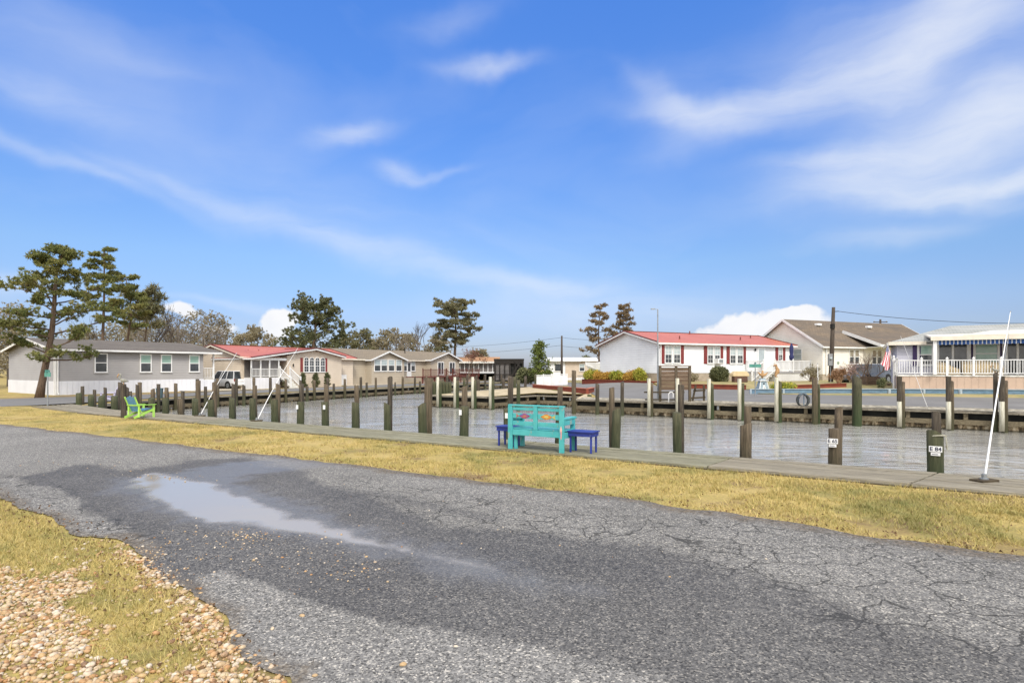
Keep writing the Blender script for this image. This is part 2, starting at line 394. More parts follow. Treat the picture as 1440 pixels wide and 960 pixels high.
# ------------------------------------------------------------------ canal outline and sheets
WALL_L = [(29.5, 11.2), (32.5, 15.5), (34, 18), (35, 27), (36.5, 43), (37.6, 66)]
RAMP = [(18.6, 28), (17.8, 32.3), (14.4, 32.3), (13.1, 28)]
WATER_SN = [(-110, 10.45), (28.6, 10.45)]+WALL_L+[(23, 66), (23, 28)]+RAMP+[(-110, 28.2)]
def xy(sn): return [tuple(P(*q).xy) for q in sn]
WATER = xy(WATER_SN)
def inpoly(x, y, poly):
    c = False; j = len(poly)-1
    for i in range(len(poly)):
        a, b = poly[i], poly[j]
        if (a[1] > y) != (b[1] > y) and x < a[0]+(y-a[1])/(b[1]-a[1])*(b[0]-a[0]): c = not c
        j = i
    return c
def sheet(name, outline, mat, off, step=1.5, hole=None, hfun=height, extra=()):
    vs = [Vector(p) for p in outline]; ne = len(vs); edges = [(i, (i+1) % ne) for i in range(ne)]
    if hole:
        k = len(vs); vs += [Vector(p) for p in hole]; m = len(hole); edges += [(k+i, k+(i+1) % m) for i in range(m)]
    xs = [p[0] for p in outline]; ys = [p[1] for p in outline]
    if step:
        s0 = [SN(*p) for p in outline]; a0, a1 = min(q[0] for q in s0), max(q[0] for q in s0); b0, b1 = min(q[1] for q in s0), max(q[1] for q in s0)
        i = math.floor(a0/step)
        while i*step < a1:
            j = math.floor(b0/step)
            while j*step < b1:
                q = P(i*step, j*step)
                if inpoly(q.x, q.y, outline): vs.append(q.xy)
                j += 1
            i += 1
    for q in extra: vs.append(Vector(q))
    V, E, Fc, *_ = delaunay_2d_cdt(vs, edges, [], 0, 1e-4)
    fs = []
    for f in Fc:
        cx = sum(V[i].x for i in f)/3; cy = sum(V[i].y for i in f)/3
        if inpoly(cx, cy, outline) and not (hole and inpoly(cx, cy, hole)): fs.append(tuple(f))
    me = bpy.data.meshes.new(name); me.from_pydata([(p.x, p.y, hfun(p.x, p.y)+off) for p in V], [], fs); me.update()
    bm = bmesh.new(); bm.from_mesh(me); bmesh.ops.delete(bm, geom=[v for v in bm.verts if not v.link_faces], context='VERTS')
    for f in bm.faces:
        if f.normal.z < 0: f.normal_flip()
    bm.to_mesh(me); bm.free(); me.materials.append(mat); me.shade_smooth()
    o = bpy.data.objects.new(name, me); col.objects.link(o); o['kind'] = 'structure'; return o

# grass colouring, shared by the ground and the blades
def grassmat(name, blades=False):
    m, nt, b = base_mat(name); v = coords(nt)
    n1 = noise_(nt, coords(nt, (1,1,0)), .55, 4, .6); n2 = noise_(nt, coords(nt, (1,1,0)), 3.2, 5, .65)
    f = math_(nt, 'ADD', math_(nt, 'MULTIPLY', n1, .62), math_(nt, 'MULTIPLY', n2, .38))
    c = ramp(nt, f, [(.33, (.15,.17,.05)), (.42, (.27,.24,.075)), (.48, (.43,.34,.11)), (.58, (.54,.41,.155)), (.66, (.50,.35,.13)), (.74, (.26,.17,.07))])
    if blades:
        g = nt.nodes.new('ShaderNodeNewGeometry')
        c = mixc(nt, math_(nt, 'MULTIPLY', g.outputs['Random Per Island'], .75), c, mixc(nt, ramp(nt, g.outputs['Random Per Island'], [(.3,(0,0,0)),(.9,(1,1,1))]), (.62,.50,.25), (.17,.18,.05)))
        b.inputs['Roughness'].default_value = .6
    else:
        fine = noise_(nt, v, 30, 4)
        c = mixc(nt, ramp(nt, fine, [(.32, (.75,.75,.75)), (.66, (.1,.1,.1))]), c, (.22,.165,.075))
        dirt = noise_(nt, coords(nt, (1,1,0)), .8, 6, .7)
        c = mixc(nt, ramp(nt, dirt, [(.52, (0,0,0)), (.64, (.85,.85,.85))]), c, (.16,.11,.06))
        bump(nt, b, fine, .6, .03); b.inputs['Roughness'].default_value = .95
    b.inputs['Specular IOR Level'].default_value = .15
    nt.links.new(c, b.inputs['Base Color']); return m
GRASS = grassmat('grass_ground'); BLADE = grassmat('grass_blade', True)
ring = [(math.cos(a)*3000, math.sin(a)*3000) for a in [i*math.pi/12 for i in range(24)]]
extra = []
for rr, kk in ((150, 30), (300, 30), (800, 24)):
    extra += [(math.cos(i*2*math.pi/kk)*rr, math.sin(i*2*math.pi/kk)*rr) for i in range(kk)]
for i in range(-45, 36):
    for j in range(-3, 50):
        q = P(i*2, j*2)
        if j*2 > 24 or j*2 < 11 or i*2 > 26: extra.append(tuple(q.xy))
ground = sheet('ground', ring, GRASS, 0, 0, WATER, extra=extra)

# water of the canal
def watermat():
    m, nt, b = base_mat('canal_water')
    v = coords(nt, (1, 2.3, 1), rz=R(31))
    w = math_(nt, 'ADD', noise_(nt, coords(nt, (.38, 1.4, 1), rz=R(8)), 1.5, 5, .55, 1.2), math_(nt, 'MULTIPLY', noise_(nt, coords(nt, (.3, .8, 1), rz=R(-20)), .8, 3, .5, 1.0), .7))
    calm = ramp(nt, noise_(nt, coords(nt), .10, 4, .5, 1.0), [(.40, (.25,.25,.25)), (.60, (1,1,1))])
    bump(nt, b, math_(nt, 'MULTIPLY', w, calm), 1.0, .105)
    c = ramp(nt, noise_(nt, coords(nt), .12, 3), [(.35, (.31,.302,.268)), (.65, (.355,.347,.31))])
    nt.links.new(c, b.inputs['Base Color']); b.inputs['Roughness'].default_value = .03; b.inputs['Specular IOR Level'].default_value = .75; b.inputs['IOR'].default_value = 1.33
    return m
WL = -.8
mb = MB(); q = [P(-112, 9.6, WL), P(34, 9.6, WL), P(41, 70, WL), P(14, 70, WL), P(10, 36, WL), P(-112, 30, WL)]
mb.add(q, [tuple(reversed(range(6)))]); wo = mb.obj('water', watermat()); wo['kind'] = 'structure'

# ------------------------------------------------------------------ near road
def interp(x, pts):
    xs, ys = zip(*sorted(pts)); return np.interp(x, xs, ys)
def lo(s): return interp(s, [(-60,-12),(-5,-3),(0,-1),(1.6,.9),(2.5,1.86),(3.4,2.06),(4.9,2.35),(6,2.57),(9,2.7),(15,2.75),(50,2.8)])
def hi(s): return interp(s, [(-60,6.2),(-1.2,6.29),(1.7,6.6),(7.4,6.65),(20.9,6.35),(50,6.3)])
ss_ = np.concatenate([np.arange(-60,-6,.8), np.arange(-6,14,.045), np.arange(14,24,.1), np.arange(24,50,.6)])
tt_ = np.linspace(0, 1, 110)
S_, T_ = np.meshgrid(ss_, tt_, indexing='ij')
Lo = lo(S_)+(vnoise(S_, S_*0, 1.4, 1, 4)-.5)*.45; Hi = hi(S_)+(vnoise(S_, S_*0+5, 1.8, 2, 4)-.5)*.28
# rows gathered where the camera sees them
Nn = Lo+(Hi-Lo)*T_
X = T.x*S_+N.x*Nn; Y = T.y*S_+N.y*Nn
x = X.ravel(); y = Y.ravel()
PUD = gpoly([(172,676),(196,667),(222,664),(262,671),(305,677),(325,690),(362,704),(420,725),(480,744),(530,757),(580,770),(650,786),(720,804),(700,806),(620,794),(540,778),(480,767),(420,752),(350,743),(290,738),(240,722),(208,705),(186,690)])
FILM = gpoly([(225,668),(300,655),(380,646),(450,643),(500,650),(440,660),(360,668),(330,680),(480,735),(560,762),(640,780),(760,812),(830,832),(760,832),(660,815),(560,790),(430,758),(300,741),(220,722),(160,690),(165,672)])
WET = gpoly([(40,672),(110,655),(170,664),(260,650),(340,646),(430,668),(480,688),(560,720),(650,748),(780,757),(900,770),(1000,800),(1080,815),(1160,855),(1290,900),(1440,925),(1700,960),(1900,1100),(1100,1000),(950,955),(840,935),(560,878),(400,830),(285,806),(240,780),(200,755),(120,728),(60,700)])
WET = gpoly([(40,672),(110,655),(170,664),(260,650),(340,646),(430,668),(480,688),(560,720),(650,748),(780,757),(900,770),(1000,800),(1080,815),(1160,855),(1290,900),(1440,925),(1700,960),(1900,1300),(330,1300),(300,1000),(250,850),(200,790),(120,735),(60,700)])
LIGHT = gpoly([(283,812),(310,806),(400,832),(480,862),(560,880),(800,925),(850,940),(950,958),(1050,1300),(200,1400),(330,980),(350,920),(310,870),(288,840)])
LIGHT2 = gpoly([(-160,655),(0,672),(60,685),(100,700),(125,725),(180,748),(225,768),(222,784),(150,770),(80,740),(0,712),(-160,690)])
CRK = gpoly([(480,672),(640,690),(800,715),(1000,728),(1200,750),(1440,790),(1700,830),(1700,1000),(1440,930),(1290,910),(1160,862),(1080,822),(1000,806),(900,776),(780,762),(640,750),(540,718),(450,690)])
CRK2 = gpoly([(1000,775),(1200,790),(1440,810),(1700,860),(1700,1000),(1440,930),(1290,910),(1160,862),(1080,822)])
TRK = gpoly([(460,682),(560,697),(640,714),(720,730),(700,737),(620,722),(540,706),(450,690)])
TRK2 = gpoly([(600,760),(760,775),(900,790),(1000,812),(1130,858),(1000,850),(850,815),(700,800)])
nz = vnoise(x, y, 2.5, 5, 4)-.5; nz2 = vnoise(x, y, .9, 6, 4)-.5
sp = sdf(x, y, PUD)+nz*.30-.05+(vnoise(x, y, 14, 15, 2)-.5)*.06
pud = ss(-.03, .10, sp)*(1-.35*ss(3.3, 1.9, S_.ravel()))
film = ss(-.25, .25, sdf(x, y, FILM)+nz*.5+(vnoise(x, y, 6, 16, 3)-.5)*.35)
nz3 = vnoise(x, y, 9, 12, 3)-.5
wet = ss(-.13, .13, sdf(x, y, WET)+nz2*.5+nz*.25+nz3*.12)
wet = np.maximum(wet, .55*ss(-.05, .08, sdf(x, y, TRK)+nz*.12)); wet = np.clip(wet+.35*ss(-.1, .25, sdf(x, y, TRK2)+nz*.3), 0, 1.2)
soil = np.maximum(ss(.30, .05, (Hi-Nn).ravel()+nz*.35+nz3*.12), .8*ss(.22, .02, (Nn-Lo).ravel()+nz*.3))
edge = ss(.35, .0, (Hi-Nn).ravel()+nz*.3)*.5*(S_.ravel() < 6)
wet = np.clip(np.maximum(wet, edge), 0, 1.2)
light = np.maximum(ss(-.03, .04, sdf(x, y, LIGHT)+nz*.14+nz3*.05), ss(-.06, .05, sdf(x, y, LIGHT2)+nz*.35+nz3*.15)); wet = wet*(1-light*.95)*(.60+.28*ss(-.3, 3.2, S_.ravel()+nz2*1.2))
crk = np.maximum.reduce([.5*ss(-.3, .3, sdf(x, y, CRK)+nz2*.6), ss(-.3, .3, sdf(x, y, CRK2)+nz2*.6), 1.3*ss(-.3, .1, sdf(x, y, LIGHT2)+nz*.2)])
hgt = .004+.012*(nz2+.5)*.5-.004*pud
hgt = np.where(sp > -.3, np.minimum(hgt, .006+np.clip(-sp, 0, .3)*.02), hgt)
a_, b_ = S_.shape; I = np.arange(a_*b_).reshape(a_, b_)
Fq = np.stack([I[:-1,:-1].ravel(), I[:-1,1:].ravel(), I[1:,1:].ravel(), I[1:,:-1].ravel()], 1)
def asphalt(name, near=True):
    m, nt, b = base_mat(name)
    def at_(n): a = nt.nodes.new('ShaderNodeAttribute'); a.attribute_name = n; return a.outputs['Fac']
    v = coords(nt); big = noise_(nt, v, .5, 6, .6)
    c = ramp(nt, big, [(.3, (.145,.140,.130)), (.7, (.205,.199,.186))])
    vo = nt.nodes.new('ShaderNodeTexVoronoi'); vo.inputs['Scale'].default_value = 95 if near else 62; nt.links.new(v, vo.inputs['Vector'])
    sc_ = nt.nodes.new('ShaderNodeSeparateColor'); nt.links.new(vo.outputs['Color'], sc_.inputs[0])
    if near:
        w = at_('wet'); lt = at_('light'); pd = at_('pud'); fl = at_('film'); ck = at_('crk')
        c = mixc(nt, w, c, ramp(nt, big, [(.3, (.068,.065,.061)), (.7, (.104,.100,.094))]))
        c = mixc(nt, lt, c, ramp(nt, noise_(nt, v, 1.2, 5), [(.3, (.16,.155,.145)), (.7, (.21,.204,.192))]))
        # stones of many tones in the binder
        c = mixc(nt, 1, c, ramp(nt, sc_.outputs[0], [(0, (.30,.30,.30)), (.14, (.55,.55,.55)), (.35, (.88,.88,.88)), (.7, (1.1,1.1,1.1)), (.88, (1.6,1.58,1.52)), (1, (2.7,2.6,2.4))]), 'MULTIPLY')
        c = mixc(nt, 1, c, ramp(nt, noise_(nt, v, 22, 6, .75), [(.3, (.62,.62,.62)), (.5, (1,1,1)), (.7, (1.35,1.34,1.32))]), 'MULTIPLY')
        wv = nt.nodes.new('ShaderNodeTexNoise'); wv.inputs['Scale'].default_value = 3; wv.inputs['Detail'].default_value = 5; nt.links.new(v, wv.inputs[0])
        wv2 = nt.nodes.new('ShaderNodeTexNoise'); wv2.inputs['Scale'].default_value = 12; wv2.inputs['Detail'].default_value = 4; nt.links.new(v, wv2.inputs[0])
        vv = mixc(nt, .06, mixc(nt, .22, v, wv.outputs['Color'], 'ADD'), wv2.outputs['Color'], 'ADD')
        def cracks(sc, wid):
            e = nt.nodes.new('ShaderNodeTexVoronoi'); e.feature = 'DISTANCE_TO_EDGE'; e.inputs['Scale'].default_value = sc; nt.links.new(vv, e.inputs['Vector'])
            return math_(nt, 'LESS_THAN', e.outputs['Distance'], wid)
        fade = ramp(nt, noise_(nt, v, .9, 4), [(.42, (0,0,0)), (.56, (1,1,1))])
        cr = math_(nt, 'MAXIMUM', cracks(2.5, .0165), math_(nt, 'MULTIPLY', cracks(6.5, .019), math_(nt, 'MULTIPLY', fade, .75)))
        thr = math_(nt, 'MULTIPLY', math_(nt, 'ADD', math_(nt, 'MULTIPLY', ck, 1.25), math_(nt, 'SUBTRACT', noise_(nt, v, 1.6, 4), .62)), 2, cl=True)
        cr = math_(nt, 'MULTIPLY', cr, thr)
        c = mixc(nt, math_(nt, 'MULTIPLY', cr, .8), c, (.035,.034,.031))
        # shallow standing water, the sheen of a grey sky painted into its colour
        c = mixc(nt, math_(nt, 'MULTIPLY', fl, .4), c, (.21,.203,.192))
        c = mixc(nt, pd, c, (.30,.272,.232))
        sl_ = math_(nt, 'MULTIPLY', at_('soil'), ramp(nt, noise_(nt, v, 14, 5, .7), [(.35, (.25,.25,.25)), (.6, (1,1,1))]), cl=True); c = mixc(nt, sl_, c, ramp(nt, noise_(nt, v, 40, 4), [(.4, (.055,.042,.03)), (.62, (.20,.16,.11))]))
        nt.links.new(c, b.inputs['Base Color'])
        r = math_(nt, 'SUBTRACT', .92, math_(nt, 'MULTIPLY', w, .28)); r = math_(nt, 'SUBTRACT', r, math_(nt, 'MULTIPLY', fl, .38)); r = mixc(nt, pd, r, (.07,.07,.07))
        nt.links.new(r, b.inputs['Roughness']); b.inputs['Specular IOR Level'].default_value = .3
        h = math_(nt, 'ADD', math_(nt, 'MULTIPLY', sc_.outputs[1], .5), noise_(nt, v, 110, 3)); h = math_(nt, 'SUBTRACT', h, math_(nt, 'MULTIPLY', cr, 2.2))
        h = math_(nt, 'MULTIPLY', h, math_(nt, 'SUBTRACT', 1, pd)); bump(nt, b, h, .75, .006)
    else:
        c = mixc(nt, math_(nt, 'MULTIPLY', noise_(nt, coords(nt, (.15,1,1), rz=R(31)), 1.2, 5), .6), c, (.11,.105,.10))
        nt.links.new(c, b.inputs['Base Color']); b.inputs['Roughness'].default_value = .85; bump(nt, b, noise_(nt, v, 60, 3), .5, .01)
    return m
ro = link('road', npmesh('road', np.c_[x, y, hgt+.006], Fq, asphalt('asphalt_worn'), dict(wet=wet, light=light, pud=pud, film=film, crk=crk, soil=soil), True))
ro['kind'] = 'structure'

# ------------------------------------------------------------------ streets on the far banks
ASPH = asphalt('asphalt_street', False)
st_l = [(31.4, -14), (30.6, 5), (30.8, 10.5), (33.4, 15.5), (34.8, 18), (35.7, 27), (37.2, 43), (38.6, 66), (39.6, 84), (44, 84), (43.2, 66), (41.6, 35), (39.6, 20), (38.2, 10), (37.6, -14)]
o = sheet('street', xy(st_l), ASPH, .03, 1.5); o['label'] = 'asphalt street along the left bank'
st_r = [(-80, 29.9), (12.4, 29.9), (14.6, 33.6), (21.9, 39.6), (34, 50), (28, 57), (20.9, 48.4), (13.6, 42.9), (11.6, 39.2), (5.4, 39.2), (5.0, 35.4), (-80, 35.4)]
sheet('street', xy(st_r), ASPH, .03, 1)
GRAVEL = pmat('grey_gravel', (.42,.38,.29), (.17,.15,.11), 5, .95, bmp=.6, detail=9, dist=.03, lo=.42, hi=.58)
YARD = pmat('yard_grass', (.20,.19,.075), (.34,.27,.13), .9, .95, bmp=.4, detail=8)
sheet('yard', xy([(-80, 35.38), (4.9, 35.38), (5.3, 39.3), (11.5, 39.3), (13.4, 43), (20.8, 48.5), (28, 57.2), (34, 66), (30, 100), (-90, 100)]), YARD, .06, 1)
sheet('gravel_strip', xy([(-80, 28.35), (13.0, 28.35), (13.4, 29.88), (-80, 29.88)]), GRAVEL, .03, 1)
CONC = pmat('pale_concrete', (.50,.44,.34), (.38,.33,.24), 1.2, .9, bmp=.2, detail=7)
SAND = pmat('sandy_gravel', (.50,.42,.28), (.33,.27,.16), 1.4, .95, bmp=.4, detail=8)
sheet('sandy_ground', xy([(23, 28.1), (18.7, 28.1), (17.9, 32.5), (14.4, 32.5), (13.2, 28.4), (12.8, 29.7), (14.4, 33.4), (17.5, 36.5), (18.8, 41), (20, 46), (23, 46)]), SAND, .02, 1)
sheet('grass_patch', xy([(18.2, 35.2), (15.4, 33.9), (21.2, 38.8), (21.4, 42), (19.5, 41)]), pmat('patchy_grass', (.22,.24,.07), (.34,.30,.11), 2, .95), .05, 1)
WSH = pmat('crushed_shell', (.72,.68,.60), (.55,.50,.42), 5, .95, bmp=.4, detail=7)
sheet('shell_bed', xy([(3.5, 37.2), (-7.6, 37.5), (-7.4, 38.6), (-4, 39.4), (3.5, 38.6)]), WSH, .10, .5)
sheet('driveway', xy([(43.3, 39.2), (41.9, 38.6), (42.6, 47.5), (44.5, 47.5)]), CONC, .045, 1)
sheet('driveway', xy([(41.0, 23.6), (41.5, 28.2), (50, 28.2), (50, 23.8)]), CONC, .045, 1)
sheet('gravel_verge', xy([(38.6, 11), (40.0, 19), (42, 30), (43, 28), (42.4, 18), (41.8, 11)]), pmat('tan_leaf_litter', (.33,.22,.11), (.24,.20,.08), 1.4, .95, bmp=.4, detail=7), .02, 1)
# ------------------------------------------------------------------ sea walls
TIMB = wood('weathered_timber', (.40,.36,.28), (.24,.21,.16), 'X')
TIMBG = wood('timber_algae', (.30,.25,.16), (.17,.14,.09), 'X')
def sheetmat():
    m, nt, b = base_mat('sheet_pile'); v = coords(nt)
    n1 = noise_(nt, coords(nt, (1,1,.6)), 4.5, 6, .7)
    c = ramp(nt, n1, [(.38, (.05,.04,.025)), (.47, (.17,.12,.065)), (.53, (.42,.32,.19)), (.62, (.66,.58,.42))])
    sx = nt.nodes.new('ShaderNodeSeparateXYZ'); nt.links.new(v, sx.inputs[0])
    z = math_(nt, 'ADD', sx.outputs['Z'], math_(nt, 'MULTIPLY', n1, .12))
    f = math_(nt, 'MULTIPLY', math_(nt, 'SUBTRACT', -.655, z), 22, cl=True)      # marine growth below the tide line
    c = mixc(nt, math_(nt, 'MULTIPLY', f, .85), c, (.045,.04,.022)); nt.links.new(c, b.inputs['Base Color']); b.inputs['Roughness'].default_value = .7
    return m
SHEETP = sheetmat()
def seawall(path, label, zc=-.07, flip=1, corr=.55):
    """path of (s, n); the water lies to the side given by flip"""
    pts = [P(*q) for q in path]; root = thing('seawall', label, 'sea wall', (pts[0].x, pts[0].y, WL)); off = -root.location
    cap, rec, wal, sh = MB(), MB(), MB(), MB(); posts, brks = [], []
    for i in range(len(pts)-1):
        a, b = pts[i], pts[i+1]; d = (b-a).normalized(); w = Vector((d.y, -d.x, 0))*flip; L = (b-a).length
        M = Matrix.Translation(a) @ Matrix((( d.x, w.x, 0, 0), (d.y, w.y, 0, 0), (0, 0, 1, 0), (0, 0, 0, 1)))
        k = max(1, round(L/3.6))
        for j in range(k):
            dz = random.uniform(-.008, .008)
            cap.box(L*j/k+.006, L*(j+1)/k-.006, -.20, .0, zc-.075+dz, zc+dz, M); cap.box(L*j/k+.004, L*(j+1)/k-.004, .008, .20, zc-.075-dz, zc-dz, M)
        rec.box(0, L, -.16, -.10, zc-.45, zc-.08, M)  # black strip painted in as the shade under the cap
        k2 = max(1, round(L/3.6))
        for j in range(k2):
            wal.box(L*j/k2+.005, L*(j+1)/k2-.005, .0, .13, zc-.52, zc-.33, M)
        x = .9
        while x < L:
            posts.append(MB().box(x-.07, x+.07, -.09, .10, zc-.32, zc-.08, M)); x += 1.85
            if random.random() < .6: brks.append(MB().box(x-1.85-.04, x-1.85+.05, .105, .13, zc-.28, zc-.1, M))
        m = int(L/corr)+1; secs = []
        for j in range(m*4+1):
            xx = min(L, j*corr/4); yy = (.0 if j % 4 in (0, 3) else -.10)
            secs.append([M @ Vector((xx, yy, WL-.7)), M @ Vector((xx, yy, zc-.521))])
            if xx >= L: break
        sh.loft(secs, closed=False)
    for nm, q, mt in (('cap', cap, TIMB), ('shade_backing', rec, BLACK), ('waler', wal, TIMBG), ('sheet_piling', sh, SHEETP))+tuple(('post', q, TIMBG) for q in posts[-14:])+tuple(('bracket', q, STEEL) for q in brks[-10:]):
        if not q.f: continue
        c = q.obj(nm, mt, root, off); c['label'] = {'cap': 'grey weathered plank cap', 'waler': 'mossy timber waler'}.get(nm, '') or nm.replace('_', ' ')
        if nm not in ('cap', 'waler'): del c['label']
    return root
random.seed(3)
seawall([(-60, 28.2), (13.1, 28.2)], 'long timber and sheet pile sea wall below the far right street', flip=1 if False else -1)
seawall([(13.1, 28.2), (14.4, 32.3), (17.8, 32.3), (18.6, 28)], 'low sea wall round the small boat ramp notch', zc=-.12, flip=-1)
seawall([(18.6, 28), (23, 28), (23, 64)], 'sea wall along the sandy point of the far bank', flip=-1)
seawall(WALL_L, 'timber sea wall of the left bank beside the street', zc=-.14, flip=1)

# ------------------------------------------------------------------ near dock
DK1 = wood('dock_boards_grey', (.40,.36,.27), (.27,.24,.18), 'X'); DK2 = wood('dock_boards_mossy', (.37,.35,.25), (.24,.23,.155), 'X')
DARKW = wood('dark_wet_wood', (.13,.10,.06), (.07,.055,.035), 'X')
root = thing('dock', 'low plank walkway between the lawn and the canal', 'dock', tuple(P(4, 9.97, 0)), math.atan2(T.y, T.x)+math.pi)
# local x runs to the right (falling s), local y runs to the water (rising n)
def DL(s, n): return (4-s, n-9.97)
s = -9.5; sec = 0
joints = [-9.5, -5.6, -1.95, -.15+1.1, 2.15+.05, 5.7, 9.3, 12.9, 16.5, 20.1, 23.7]
joints = [-9.5, -4.4, -.78, 1.97, 5.8, 9.4, 13.0, 16.6, 20.2, 23.8]
for a, b in zip(joints, joints[1:]):
    m_ = MB(); dz = random.uniform(-.006, .006)
    for k in range(5):
        n0 = 9.35+k*.25
        x1, y0 = DL(a+.014, n0+.009); x0, y1 = DL(b-.014, n0+.25-.009)
        e = random.uniform(-.007, .007)
        ka = {-.78: .34, 1.97: .14}.get(a, 0); kb = {-.78: .34, 1.97: .14}.get(b, 0); q0 = k*.25-.5; q1 = q0+.25      # skewed saw cuts
        m_.prism([(x0+kb*q0, y0), (x1+ka*q0, y0), (x1+ka*q1, y1), (x0+kb*q1, y1)], 'z', -.005+e+dz, .045+e+dz)
    mt = DK1 if b < 2.5 or a > 15 else DK2
    c = m_.obj('decking', mt, root, bevel=.004); c['label'] = 'grey weathered decking boards' if mt is DK1 else 'green tinged decking boards'
m_ = MB()
for k in range(9):                                        # the end that widens towards the street
    f0 = k/9; f1 = (k+1)/9
    q = [(23.82, 9.35+1.25*f0+.005), (23.82, 9.35+1.25*f1-.005), (29.6, 9.75+1.6*f1-.005), (28.4+1.2*f0, 9.75+1.6*f0+.005)]
    q = [DL(*t) for t in q]; m_.prism(q[::-1], 'z', -.006, .042)
m_.obj('decking', DK1, root, bevel=.004)['label'] = 'pale decking boards fanning out at the left end'
m_ = MB(); x0, y0 = DL(23.8, 9.33); x1, _ = DL(-9.5, 9.33); m_.box(x0, x1, y0-.03, y0+.016, -.10, .012); m_.box(x0, x1, y0+1.27, y0+1.31, -.22, .012)
m_.obj('edge_board', DARKW, root)
m_ = MB(); m_.box(x0-5, x1, .52, .60, -1.4, -.03)
m_.obj('retaining_boards', DARKW, root)

# ------------------------------------------------------------------ mooring piles
PILE_G = wood('pile_green', (.16,.14,.085), (.085,.078,.05), 'Z', algae=((.045,.078,.03), -.6, 1.2))
PILE_B = wood('pile_brown', (.21,.165,.11), (.11,.085,.058), 'Z', algae=((.06,.07,.03), -.9, .5))
PILE_D = wood('pile_dark', (.14,.115,.085), (.07,.058,.044), 'Z', algae=((.08,.10,.045), -.9, .2))
def pile_mb(r, top, seed, lean=0, bot=-1.5, seg=14):
    rnd = random.Random(seed); m_ = MB(); k = 9; ph = rnd.uniform(0, 6); tilt = rnd.choice((0, .15, .35, .6, .2)); r = r*rnd.uniform(.84, 1.03)
    secs = []
    for i in range(k):
        z = bot+(top-bot)*i/(k-1); rr = r*(1.04-.08*i/(k-1))*(1+rnd.uniform(-.04, .04)); cx = lean*(z-bot); 
        secs.append([(cx+rr*(1+.06*math.sin(2*t_+ph)+.03*math.sin(5*t_+i))*math.cos(t_), rr*(1+.06*math.sin(2*t_+ph))*math.sin(t_), z+(tilt*rr*math.cos(t_+ph)+rnd.uniform(-.012, .012) if i == k-1 else 0)) for t_ in [2*math.pi*j/seg for j in range(seg)]])
    m_.loft(secs); return m_
def pile(u, n, vtop, r, mt, label, group=None, z=None, sn=None, seed=None, lean=0):
    if sn is None:
        r_ = (u-720)/F; Y = n/(N.x*r_+N.y); pos = Vector((r_*Y, Y, 0))
    else: pos = P(*sn); Y = pos.y
    top = EYE-(vtop-HOR)/F*Y if z is None else z
    o = pile_mb(r, top, seed or int(u or 0)+7, lean).obj('mooring_pile', mt, None, tuple(pos), random.uniform(0, .3)-.15, smooth=False)
    for p_ in o.data.polygons: p_.use_smooth = abs(p_.normal.z) < .7
    tag(o, label, 'mooring pile', group); o['top'] = top; return o
def font_mesh(txt, size, mat, name, parent, loc, rot):
    cu = bpy.data.curves.new(name, 'FONT'); cu.body = txt; cu.size = size; cu.align_x = 'CENTER'; cu.align_y = 'CENTER'; cu.extrude = .0012; cu.offset = size*.02
    t = bpy.data.objects.new('tmp', cu); col.objects.link(t); bpy.context.view_layer.update()
    me = bpy.data.meshes.new_from_object(t.evaluated_get(bpy.context.evaluated_depsgraph_get())); bpy.data.objects.remove(t)
    me.materials.clear(); me.materials.append(mat); o = bpy.data.objects.new(name, me); col.objects.link(o); o.parent = parent; o.location = loc; o.rotation_euler = rot; return o
NAVY = pmat('navy_print', (.03,.035,.07), (.025,.03,.06), 3, .5)
def plate(o, z, txt=None, sub=None, face=None, r=.11, w=.145, h=.09, dx=0):
    """a number plate nailed to the side of the pile that looks at the lawn"""
    root = o; ang = math.atan2(-o.location.y, -o.location.x)-o.rotation_euler.z+ (face or 0)
    dr = Vector((math.cos(ang), math.sin(ang), 0)); rz = ang+math.pi/2; sd_ = Vector((-dr.y, dr.x, 0))
    base = dr*(r+.014)+sd_*dx+Vector((0, 0, z))
    p_ = MB().box(-w/2, w/2, -.004, .004, -h/2, h/2).obj('number_plate', WHITE, root, tuple(base), rz, bevel=.002)
    if txt: font_mesh(txt, h*.92, NAVY, 'lettering', p_, (0, -.0055, 0), (R(90), 0, 0))
    if sub:
        q = MB().box(-w*.36, w*.36, -.004, .004, -.024, .024).obj('number_plate', WHITE, root, tuple(base+Vector((0, 0, -h/2-.032))), rz, bevel=.002)
        MB().box(-w*.28, w*.18, -.0055, -.0041, -.006, .004).obj('arrow_mark', NAVY, q)
near = [(1317,610,580,3),(1172,603,573,4),(1048,597,571,1),(954,580,541,3),(863,578,545,-2),(785,580,544,0),(716,575,530,0),(651,571,543,0),(597,569,534,1),(546,568,531,2),(500,566,542,4),(459,565,540,2),(421,565,540,3),
        (387,562,540,3),(356,560,542,3),(326,560,540,3),(298,562,537,3),(275,562,536,3),(254,561,550,2),(232,560,545,3),(212,560,547,3)]
gs = 'short thick piles cut off along the near dock'; gt = 'slim tall piles behind the short ones along the near dock'
